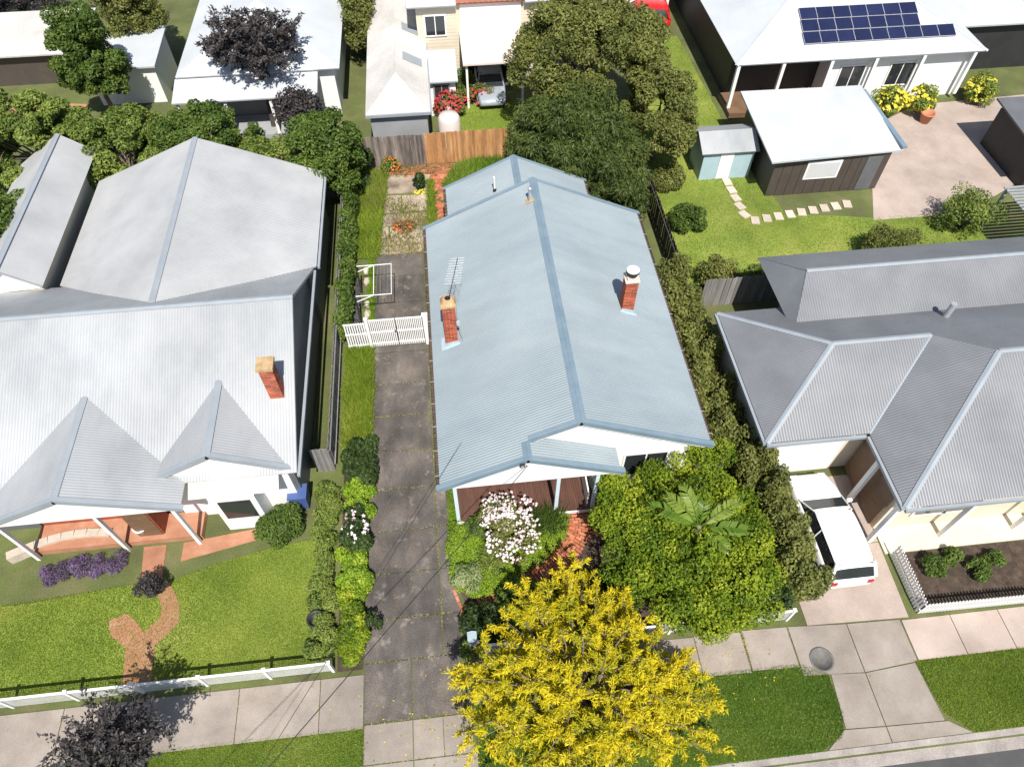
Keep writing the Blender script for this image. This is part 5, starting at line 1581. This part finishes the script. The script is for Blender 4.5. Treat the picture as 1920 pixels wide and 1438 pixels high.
def car(name, label, cx, cy, rz, paint, L=4.3, W=1.76):
    """hatchback: lofted body, lofted cabin, glass, wheels, lamps; nose towards local +y"""
    t = thing(name, label, 'car', (cx, cy, 0), rz)
    def put(mb, nm, m, par=None):
        R = Matrix.Translation((cx, cy, 0)) @ Matrix.Rotation(rz, 4, 'Z')
        mb.v = [tuple(R @ V(p)) for p in mb.v]
        return mb.build(nm, m, par or t)
    h = W / 2
    st = [(-L / 2, .80, .42, .62), (-L / 2 + .06, .92, .3, .86), (-L / 2 + .35, .98, .22, .93), (-1.0, 1, .2, .95), (.2, 1, .2, .94), (.95, 1, .2, .92), (1.45, .97, .22, .84), (L / 2 - .12, .88, .3, .66), (L / 2, .74, .4, .56)]
    mb = MB()
    ring = lambda y, w, a, b: [(-h * w, y, a), (-h * w * 1.0, y, (a + b) / 2), (-h * w * .97, y, b - .07), (-h * w * .86, y, b), (h * w * .86, y, b), (h * w * .97, y, b - .07), (h * w, y, (a + b) / 2), (h * w, y, a)]
    vs = []
    for s_ in st:
        vs += ring(*s_)
    fs = []
    for i in range(len(st) - 1):
        for k in range(8):
            fs.append((i * 8 + k, i * 8 + (k + 1) % 8, (i + 1) * 8 + (k + 1) % 8, (i + 1) * 8 + k))
    fs += [tuple(range(8))[::-1], tuple(range(len(vs) - 8, len(vs)))]
    mb.add(vs, fs, True)
    body = put(mb, 'body', paint)
    # cabin: glass loft with a painted roof above
    def cab(y0, y1, w, z):
        return [(-h * w, y0, z), (h * w, y0, z), (h * w, y1, z), (-h * w, y1, z)]
    g = MB()
    lo, hi = cab(-L / 2 + .12, 1.0, .9, .88), cab(-L / 2 + .42, .2, .74, 1.42)
    g.add(lo + hi, [(0, 1, 5, 4), (1, 2, 6, 5), (2, 3, 7, 6), (3, 0, 4, 7)])
    put(g, 'windows', m_glass)
    r = MB()
    nx_, ny_ = 7, 9
    y0_, y1_ = -L / 2 + .3, .36
    gv = []
    for jj in range(ny_):
        for ii in range(nx_):
            u, w = ii / (nx_ - 1) * 2 - 1, jj / (ny_ - 1) * 2 - 1
            gv.append((h * .77 * u * (1 - .03 * w * w), (y0_ + y1_) / 2 + (y1_ - y0_) / 2 * w, 1.5 - .055 * abs(u) ** 3 - .06 * abs(w) ** 3 - .03 * w * w))
    r.add(gv, [(jj * nx_ + ii, jj * nx_ + ii + 1, (jj + 1) * nx_ + ii + 1, (jj + 1) * nx_ + ii) for jj in range(ny_ - 1) for ii in range(nx_ - 1)], True)
    r.add([(x, y, z - .05) for x, y, z in gv], [(jj * nx_ + ii, (jj + 1) * nx_ + ii, (jj + 1) * nx_ + ii + 1, jj * nx_ + ii + 1) for jj in range(ny_ - 1) for ii in range(nx_ - 1)], True)
    put(r, 'car_roof', paint)
    for sx in (-1, 1):
        put(MB().tube([(sx * h * .9, -L / 2 + .13, .9), (sx * h * .75, -L / 2 + .42, 1.43)], .07, 5), 'pillar', paint)
        put(MB().tube([(sx * h * .9, 1.0, .9), (sx * h * .73, .2, 1.43)], .03, 5), 'pillar', paint)
        put(MB().tube([(sx * h * .905, -.45, .9), (sx * h * .74, -.42, 1.43)], .03, 5), 'pillar', paint)
    for sx in (-1, 1):
        for y in (-L / 2 + .8, L / 2 - .85):
            w = MB().tube([(sx * (h - .18), y, .31), (sx * (h + .01), y, .31)], .31, 18)
            wo = put(w, 'wheel', m_tyre)
            put(MB().tube([(sx * (h - .02), y, .31), (sx * (h + .022), y, .31)], .2, 14), 'rim', m_frame, wo)
        put(MB().box(sx * h * .6 - .14, sx * h * .6 + .14, L / 2 - .13, L / 2 - .03, .52, .64), 'headlight', m_frame)
        put(MB().box(sx * h * .72 - .1, sx * h * .72 + .1, -L / 2 + .0, -L / 2 + .1, .62, .82), 'tail_light', m_redlamp)
        put(MB().box(sx * (h + .1) - .09, sx * (h + .1) + .09, .72, .82, .88, 1.0), 'mirror', paint)
    for sx in (-1, 1):
        put(MB().box(sx * h * 1.0 - .006, sx * h * 1.0 + .006, -.47, -.455, .3, .88), 'door_seam', m_dkmetal)
        put(MB().box(sx * h * 1.0 - .012, sx * h * 1.0 + .012, -.2, -.05, .74, .77), 'door_handle', paint)
    put(MB().box(-.26, .26, -L / 2 - .02, -L / 2 + .02, .5, .6), 'number_plate', m_white)
    return t
car('parked_car', 'white hatchback parked on the concrete drive before the garage', 12.4, 9.75, 0, m_carwhite)

# ---- back lawn on the right: dark shed, blue shed, stepping stones, solar house
S = thing('garden_shed', 'dark brown shed with a white metal roof on the back lawn', 'shed', (19.5, 30.8, 0))
sheetroof(S, [([(15.95, 28.0, 2.42), (22.85, 28.3, 2.42), (22.6, 33.5, 2.85), (15.95, 33.6, 2.85)], (0, -5.4, -.43))], m_roof_white)
mb = MB().box(16.4, 22.4, 28.45, 33.2, 0, 2.36)
for k in range(12):
    mb.box(16.4 + k * .5, 16.88 + k * .5, 28.42, 28.449, .02, 2.33)
mb.build('wall', m_brown, S)
wS = MB().box(18.1, 19.9, 28.37, 28.42, .95, 2.0).build('window', m_white, S)
MB().box(18.2, 19.8, 28.36, 28.369, 1.05, 1.9).build('pane', m_frame, wS)
MB().box(21.2, 22.0, 28.38, 28.42, .05, 2.05).build('door', m_dkgrey, S)
MB().box(22.7, 22.95, 28.3, 33.5, 2.5, 2.62).build('gutter', m_cap, S)
B2 = thing('blue_shed', 'small pale blue shed beside the dark brown shed', 'shed', (14.6, 31, 0))
MB().box(13.3, 16.0, 30.1, 32.0, 0, 1.7).build('wall', m_blue, B2)
sheetroof(B2, [([(13.1, 29.9, 1.75), (16.15, 29.9, 1.75), (16.15, 31.1, 2.3), (13.1, 31.1, 2.3)], (0, -1, -.45)), ([(13.1, 31.1, 2.3), (16.15, 31.1, 2.3), (16.15, 32.3, 1.75), (13.1, 32.3, 1.75)], (0, 1, -.45))], m_roof_pale)
MB().box(14.2, 14.9, 30.06, 30.098, .05, 1.6).build('door', m_white, B2)
gs = 'stepping stones in the back lawn'
sm_ = MB().extrude([(-.28, -.2, 0), (.27, -.23, 0), (.3, .18, 0), (-.24, .22, 0)], (0, 0, .05))
sm_me = mesh_of(sm_, 'stepping_stone', m_stone)
for i in range(6):
    o = inst('stepping_stone', sm_me, None, (14.75 + .03 * i, 30.4 - i * .66, .01), (0, 0, rad(90 + 6 * i)))
    tag(o, ['pale stepping stone nearest the blue shed', 'second stepping stone from the blue shed', 'third stepping stone from the blue shed', 'fourth stepping stone from the blue shed', 'fifth stepping stone from the blue shed', 'sixth stepping stone from the blue shed, at the corner of the two rows'][i], 'stone', gs)
for i in range(9):
    o = inst('stepping_stone', sm_me, None, (15.3 + .64 * i, 26.6 + .09 * i, .01), (0, 0, rad(84 + 3 * (i % 4))))
    tag(o, ['leftmost', 'second from left', 'third from left', 'fourth from left', 'middle', 'fourth from right', 'third from right', 'second from right', 'rightmost'][min(i, 8)] + ' stepping stone in the long row before the brown shed', 'stone', gs)
T = thing('solar_roofed_house', 'white roofed house with rows of blue solar panels', 'house', (23, 40, 0))
k42 = .42
sheetroof(T, [([(16.4, 35.9, 3), (31, 35.9, 3), (26.4, 40.5, 4.93), (21.0, 40.5, 4.93)], (0, -1, -k42)),
              ([(16.4, 35.9, 3), (21.0, 40.5, 4.93), (21.0, 46, 4.93), (16.4, 50.6, 3)], (-1, 0, -k42)),
              ([(31, 35.9, 3), (26.4, 40.5, 4.93), (26.4, 46, 4.93), (31, 50.6, 3)], (1, 0, -k42)),
              ([(21.0, 40.5, 4.93), (26.4, 40.5, 4.93), (26.4, 46, 4.93), (21.0, 46, 4.93)], (0, -1, -.001)),
              ([(30.0, 38.6, 3.0), (42, 38.6, 3.0), (42, 48, 4.2), (30.0, 48, 4.2)], (0, -9.4, -1.2))], m_roof_white)
caps(T, [((16.4, 35.9, 3), (21.0, 40.5, 4.93))], m_roof_white)
caps(T, [((31, 35.9, 3), (26.4, 40.5, 4.93))], m_roof_white)
sp_me = mesh_of(MB().box(-.475, .475, -.38, .38, 0, .03), 'solar_panel', m_solar)
sf = MB()
for (a, b, c, d) in ((-.485, -.476, -.39, .39), (.476, .485, -.39, .39), (-.476, .476, -.39, -.381), (-.476, .476, .381, .39)):
    sf.box(a, b, c, d, -.01, .036)
sf_me = mesh_of(sf, 'panel_frame', m_frame)
til = math.atan(k42)
for y, x0, n in ((38.65, 21.05, 7), (37.92, 21.0, 7), (37.18, 20.95, 9)):
    for k in range(n):
        p = (x0 + k * .985, y, 3 + k42 * (y - 35.9) + .09)
        o = inst('solar_panel', sp_me, T, p, (til, 0, 0))
        inst('panel_frame', sf_me, o, p, (til, 0, 0))
mb = MB().box(16.9, 30.6, 37.6, 50, 0, 2.95)
mb.box(30.5, 41, 39, 48, 0, 3.0)
boards(mb, (16.9, 50), (16.9, 37.6), .1, 2.9, (-1, 0), .2)
mb.build('wall', m_char, T)
MB().box(22.2, 30.6, 36.5, 37.59, 0, 2.9).build('front_wall', m_white, T)
MB().box(16.5, 22.2, 35.4, 37.59, 0, .35).build('veranda_floor', m_timber_brown, T)
for px in (16.6, 19.2, 22.0, 24.6, 27.4, 30.4):
    MB().box(px - .09, px + .09, 35.95, 36.13, .36, 2.9).build('veranda_post', m_white, T)
window(23, 24.4, 36.5, .9, 2.2, T)
window(26, 27.4, 36.5, .9, 2.2, T)
gy = 'yellow flowering shrubs before the solar roofed house'
for i, (x, y, lab) in enumerate(((25.9, 35.1, 'small yellow flowering shrub nearest the dark veranda'), (27.6, 34.9, 'largest yellow flowering shrub above the terracotta pot'), (31.6, 35.6, 'yellow flowering shrub farthest right by the paved yard'))):
    t = shrub('flowering_shrub', lab, 'flowering shrub', (x, y, .8), (.8, .7, .8), lf_soft, 2500, .16, .07, 18, .35, gy, seed=110 + i)
    flowers(t, [((x, y, .85), (.85, .75, .75))], 150, .12, lf_yflower, 20 + i)
pt = MB().lathe((27.7, 33.9, 0), [(.0, .02), (.25, .0), (.38, .55), (.42, .56), (.42, .62), (.34, .62), (.34, .5), (.0, .48)], 18).build('plant_pot', m_terra)
tag(pt, 'terracotta pot on the pink paving before the yellow shrub', 'pot')
D = thing('dark_shed', 'black walled shed at the far right edge of the paved yard', 'shed', (31.5, 29.5, 0))
MB().box(29.9, 34, 27.5, 31.6, 0, 2.2).build('wall', m_char, D)
sheetroof(D, [([(29.6, 27.2, 2.25), (34.3, 27.2, 2.25), (34.3, 31.9, 2.6), (29.6, 31.9, 2.6)], (0, -1, -.075))], m_dkgrey)
MB().box(30.6, 31.5, 27.46, 27.498, .05, 2.0).build('door', m_timber_brown, D)
pg = thing('pergola', 'grey slatted pergola at the right edge beyond the back lawn', 'pergola', (28, 24, 0))
for x in (26.6, 29.4):
    for y in (22.6, 25):
        MB().box(x - .06, x + .06, y - .06, y + .06, 0, 2.3).build('post', m_roof_pale, pg)
slm = mesh_of(MB().box(-1.6, 1.6, -.06, .06, 0, .05), 'slat', m_roof_pale)
for k in range(12):
    inst('slat', slm, pg, (28, 22.6 + k * .22, 2.31), (0, 0, 0))
gb = 'bushes on the right neighbour back lawn'
for i, (x, y, r, lab, lf) in enumerate(((11.6, 26.5, .85, 'round dark bush near the right boundary fence', lf_mid), (13.8, 22.3, .75, 'grey green bush beside the garage fence', lf_soft), (12.0, 22.5, .9, 'loose olive bush at the left end of the garage fence', lf_olive),
                                        (25.3, 25.0, 1.4, 'big mixed bush at the corner of the pink paving', lf_soft), (20.6, 23.2, 1.3, 'wide low olive bush in the middle of the back lawn', lf_olive), (11.5, 29.8, .8, 'dull green bush by the small blue shed', lf_olive))):
    shrub('lawn_bush', lab, 'bush', (x, y, r * .7), (r, r * .8, r * .7), lf, 5000, .14, .06, 26, r * .36, gb, seed=120 + i)
MB().box(24.5, 28.5, 22.0, 22.06, 0, 1.5).build('boundary_fence', m_dkgrey)
tag(bpy.data.objects['boundary_fence'], 'dark grey metal fence at the end of the back lawn', 'fence')

# ---- houses behind the back fence
K = thing('long_outbuilding', 'long bone coloured hip roofed outbuilding behind the grey paling fence', 'outbuilding', (-2.3, 40, 0))
sheetroof(K, [([(-4.0, 34.1, 2.5), (-.6, 34.1, 2.5), (-2.3, 36.6, 3.4)], (0, -2.5, -.9)),
              ([(-4.0, 34.1, 2.5), (-2.3, 36.6, 3.4), (-2.3, 48, 3.4), (-4.0, 48, 2.5)], (-1.7, 0, -.9)),
              ([(-.6, 34.1, 2.5), (-.6, 48, 2.5), (-2.3, 48, 3.4), (-2.3, 36.6, 3.4)], (1.7, 0, -.9))], m_roof_bone)
MB().box(-3.8, -.8, 34.3, 47.8, 0, 2.45).build('wall', m_roof_pale, K)
mb = MB().box(-4.0, -.6, 34.02, 34.1, 2.36, 2.5)
mb.box(-.6, -.52, 34.02, 48, 2.36, 2.5)
mb.build('gutter', m_cap_grey, K)
for y in (38.2, 41.5):
    MB().plank((-1.9, y, 3.22), (-.9, y, 2.69), (0, 1, 0), 0, .75, (.9, 0, 1.7), .04).build('skylight', m_cap_grey, K)
tk = MB().lathe((.35, 34.9, 0), [(.6, 0), (.6, 1.55), (.5, 1.72), (.15, 1.82), (.0, 1.83)], 24).build('water_tank', m_tank)
tag(tk, 'round pale pink water tank just behind the paling fences', 'water tank')
t = shrub('red_shrub', 'red flowered shrub behind the water tank', 'shrub', (.5, 37.6, .8), (.8, .7, .8), lf_olive, 3500, .14, .06, 20, .32, seed=130)
flowers(t, [((.4, 37.4, .9), (.85, .7, .75))], 260, .085, lf_red, 30)
t = shrub('red_shrub', 'low reddish hedge plant at the edge of the small lawn', 'shrub', (2.2, 38.6, .5), (1.1, .5, .5), lf_olive, 2500, .14, .06, 16, .3, seed=131)
flowers(t, [((2.2, 38.5, .55), (1.1, .5, .45))], 120, .1, lf_red, 31)
shrub('green_shrub', 'green shrub before the carport of the cream house', 'shrub', (1.3, 39.4, .9), (.7, .6, .8), lf_mid, 3000, .14, .07, 18, .32, seed=132)
H = thing('cream_house', 'cream weatherboard house with a pale pink carport roof', 'house', (2, 43, 0))
mb = MB().box(-1.0, 8.0, 41.2, 50, 0, 4.7)
boards(mb, (-1.0, 41.2), (1.5, 41.2), .2, 4.6, (0, -1), .2)
boards(mb, (5.0, 41.2), (8.0, 41.2), .2, 4.6, (0, -1), .2)
mb.build('wall', m_cream, H)
MB().box(1.5, 5.0, 41.1, 41.18, 3.0, 4.6).build('white_panel', m_white, H)
MB().extrude([(1.4, 37.9, 2.75), (5.0, 37.9, 2.75), (5.0, 41.1, 3.0), (1.4, 41.1, 3.0)], (0, 0, .1)).build('carport_roof', m_pinkw, H)
for px in (1.6, 4.8):
    MB().box(px - .06, px + .06, 38.1, 38.22, 0, 2.74).build('carport_post', m_white, H)
MB().box(1.7, 4.8, 41.14, 41.19, .05, 2.6).build('garage_shade_panel', m_black, H)  # flat black panel painting the dark inside of the open garage
sheetroof(H, [([(-1.5, 40.8, 4.7), (1.3, 40.8, 4.7), (1.3, 45.5, 6.3), (-1.5, 45.5, 6.3)], (0, -4.7, -1.6))], m_roof_white)
sheetroof(H, [([(5.2, 40.8, 4.7), (8.5, 40.8, 4.7), (8.5, 45.5, 6.3), (5.2, 45.5, 6.3)], (0, -4.7, -1.6))], m_roof_white)
sheetroof(H, [([(1.32, 40.9, 4.75), (5.18, 40.9, 4.75), (5.18, 45.5, 6.35), (1.32, 45.5, 6.35)], (0, -4.6, -1.6))], m_redroof, 'tile_roof', .3, .02)
window(-.5, .6, 41.2, 2.9, 4.0, H)
window(5.8, 7.2, 41.2, 2.9, 4.0, H)
MB().box(-.62, .9, 37.6, 39.9, 0, 2.2).build('lean_to', m_white, H)
sheetroof(H, [([(-.75, 37.3, 2.25), (1.05, 37.3, 2.25), (1.05, 40.1, 2.6), (-.75, 40.1, 2.6)], (0, -1, -.12))], m_roof_white, 'lean_to_roof')
window(-.3, .5, 37.6, 1.0, 1.9, H, m_cap_grey)
car('parked_car', 'silver blue car under the pale pink carport roof', 3.0, 39.7, math.pi, m_carsilver, 4.1, 1.7)
car('parked_car', 'red car far behind the olive trees', 13.6, 46.6, rad(80), m_carred, 4.1, 1.7)
Q = thing('pale_blue_roofed_house', 'pale house with blue grey roof behind the red car', 'house', (12.5, 51, 0))
MB().box(8.6, 16, 48.2, 55, 0, 2.9).build('wall', m_white, Q)
sheetroof(Q, [([(8.2, 47.8, 3), (16.4, 47.8, 3), (16.4, 51.5, 4.6), (8.2, 51.5, 4.6)], (0, -3.7, -1.6)), ([(8.2, 51.5, 4.6), (16.4, 51.5, 4.6), (16.4, 55.3, 3), (8.2, 55.3, 3)], (0, 3.8, -1.6))], m_roof)
window(10, 11.4, 48.2, .9, 2.2, Q)
# top left
Wh = thing('white_roofed_house', 'white roofed house with a front veranda behind the dark purple tree', 'house', (-9.8, 43, 0))
sheetroof(Wh, [([(-14.2, 38, 3), (-5.4, 38, 3), (-9.8, 42.4, 4.9)], (0, -1, -.43)), ([(-14.2, 38, 3), (-9.8, 42.4, 4.9), (-9.8, 50, 4.9), (-14.2, 50, 3)], (-1, 0, -.43)),
               ([(-5.4, 38, 3), (-5.4, 50, 3), (-9.8, 50, 4.9), (-9.8, 42.4, 4.9)], (1, 0, -.43)), ([(-14.3, 36.3, 2.5), (-6.6, 36.3, 2.5), (-6.6, 38.1, 2.85), (-14.3, 38.1, 2.85)], (0, -1.8, -.35))], m_roof_white)
MB().box(-13.8, -5.8, 38.4, 49.6, 0, 2.95).build('wall', m_white, Wh)
MB().box(-13.2, -7, 38.34, 38.39, .3, 2.5).build('veranda_shade_panel', m_dkgrey, Wh)  # dark grey panel on the white wall, painted shade under the veranda roof
for px in (-14.1, -11.6, -9.2, -6.8):
    MB().box(px - .07, px + .07, 36.45, 36.6, 0, 2.48).build('veranda_post', m_white, Wh)
MB().box(-14.2, -6.7, 36.4, 38.33, 0, .25).build('veranda_floor', m_roof_pale, Wh)
Fl = thing('flat_roofed_shed', 'white flat roofed shed with red trim left of the white house', 'shed', (-18, 42.5, 0))
MB().box(-19.9, -16.2, 40.8, 44.4, 0, 2.3).build('wall', m_white, Fl)
sheetroof(Fl, [([(-20.1, 40.5, 2.35), (-16.0, 40.5, 2.35), (-16.0, 44.7, 2.6), (-20.1, 44.7, 2.6)], (0, -1, -.06))], m_roof_white)
MB().box(-20.18, -20.1, 40.5, 44.7, 2.2, 2.62).build('trim', m_carred, Fl)
Gs = thing('grey_roofed_shed', 'grey brown roofed shed in the far left corner', 'shed', (-24, 45, 0))
MB().box(-29, -21.2, 43.6, 47.2, 0, 2.0).build('wall', m_brown, Gs)
sheetroof(Gs, [([(-29.5, 43.2, 2.0), (-20.8, 43.2, 2.0), (-20.8, 47.6, 2.5), (-29.5, 47.6, 2.5)], (0, -4.4, -.5))], m_roof_bone)
slab('courtyard', [(-25.5, 38.4), (-21, 38.2), (-20.8, 41), (-25.5, 41.8)], -.05, .02, m_brick_salmon, None)['kind'] = 'structure'
slab('courtyard', [(-8.0, 32.6), (-5.9, 32.6), (-5.8, 35.8), (-8.2, 35.8)], -.05, .02, m_brick_salmon, None)['kind'] = 'structure'

gt = 'garden trees behind the left houses'
for i, (lab, b, c, r, lf, n, kw) in enumerate((
    ('large rounded lime green tree at the far left', (-20, 33.2), (-20.2, 32.6, 2.9), (3.4, 3.3, 2.6), lf_soft, 46000, {}),
    ('bushy green tree touching the large lime one', (-16, 31.6), (-15.7, 31.9, 2.4), (2.7, 2.3, 2.3), lf_soft, 30000, {}),
    ('dense green tree behind the rear gable ridge', (-12.3, 32.3), (-11.9, 32.2, 2.3), (2.9, 2.0, 2.2), lf_mid, 30000, {}),
    ('dark green tree beside the back left corner of the yard', (-6.0, 30.9), (-5.9, 30.7, 2.6), (1.75, 1.9, 2.1), lf_mid, 22000, {}),
    ('small green tree between the dense tree and the corner one', (-9.2, 31.6), (-9.0, 31.6, 1.6), (1.7, 1.3, 1.4), lf_soft, 13000, {}),
    ('tall narrow green tree left of the white flat roofed shed', (-18.9, 39.6), (-18.8, 39.3, 3.4), (1.8, 1.7, 3.0), lf_mid, 26000, {}),
    ('second tall green tree behind the narrow one', (-17.9, 45.6), (-17.9, 45.2, 3.2), (1.7, 1.5, 2.8), lf_olive, 16000, {}),
    ('olive green tree at the left edge beside the narrow gable', (-19.3, 25.6), (-19.6, 25.4, 2.4), (1.9, 3.2, 2.3), lf_mid, 28000, {}),
    ('very dark tree in the top left corner', (-26.5, 50.5), (-26.5, 50.0, 3.0), (3.5, 2.0, 2.6), lf_purple, 14000, {}),
    ('pale green tree at the very top left edge', (-29.5, 52), (-29.0, 51.0, 3.6), (2.0, 1.6, 2.4), lf_soft, 10000, {}),
    ('lower dark tree under the veranda of the white house', (-7.6, 35.6), (-7.6, 35.4, 2.2), (1.1, .8, 1.0), lf_purple, 6000, {}),
    ('olive tree between the white house and the outbuilding', (-4.6, 45.5), (-4.6, 45.0, 2.8), (.8, 2.5, 2.4), lf_olive, 9000, {}))):
    tree('garden_tree', lab, 'tree', (*b, 0), c, r, lf, int(n * 1.25), .17, .085, 95, .45, .15, m_bark_dk if lf is lf_purple else m_bark, gt, 140 + i, **kw)
branchy_tree('verge_tree', 'dark purple leaved young tree on the left verge by the footpath', 'tree', (-10.6, 4.6, 0), (-10.6, 4.8, 2.4), (1.15, .95, 1.25), lf_purple, 26, 8, 6, 4, .14, .06, .07, 160, droop=.1, bark=m_bark_dk)
branchy_tree('garden_tree', 'airy dark purple tree before the white roofed house', 'tree', (-9.6, 37.2, 0), (-9.7, 38.2, 4.5), (2.5, 1.9, 1.6), lf_purple, 40, 9, 7, 4, .2, .09, .13, 161, droop=.1, bark=m_bark_dk)
shrub('verge_shrub', 'soft green bush at the foot of the dark verge tree', 'shrub', (-11.6, 4.5, .6), (.9, .5, .6), lf_soft, 4000, .14, .05, 18, .3, seed=161)

# manhole lid on the footpath crossing
mh = MB().lathe((10.77, 5.48, .028), [(.40, .0), (.40, .012), (.33, .012), (.33, .006), (.0, .006)], 28).build('manhole_cover', m_manhole)
tag(mh, 'round cast iron manhole cover in the paving by the verge corner', 'manhole cover')

# fallen yellow leaves under the golden tree
rg = np.random.default_rng(77)
k = 1500
P = np.stack([rg.normal(2.6, 2.6, k), rg.normal(4.9, 1.5, k), np.full(k, .045)], 1)
P = P[(P[:, 1] > 2.4) & (P[:, 1] < 6.6)]
P[:, 2] = np.where(P[:, 1] < 2.65, -.1, P[:, 2])
tag(leaf_mesh('fallen_leaves', P, rg.normal(size=P.shape) * .3 + np.array([0, 0, 1]), rg.normal(size=P.shape), .09, .035, rg.random(len(P)), lf_yellow, None, 'stuff'), 'small yellow leaves fallen on the path and verge', 'leaves')

pw = MB().lathe((-11.95, 12.35, .3), [(.0, .02), (.16, .0), (.24, .4), (.26, .41), (.26, .45), (.2, .45), (.2, .36), (.0, .34)], 16).build('plant_pot', m_white)
tag(pw, 'white pot on the left neighbour veranda beside the front path', 'pot')
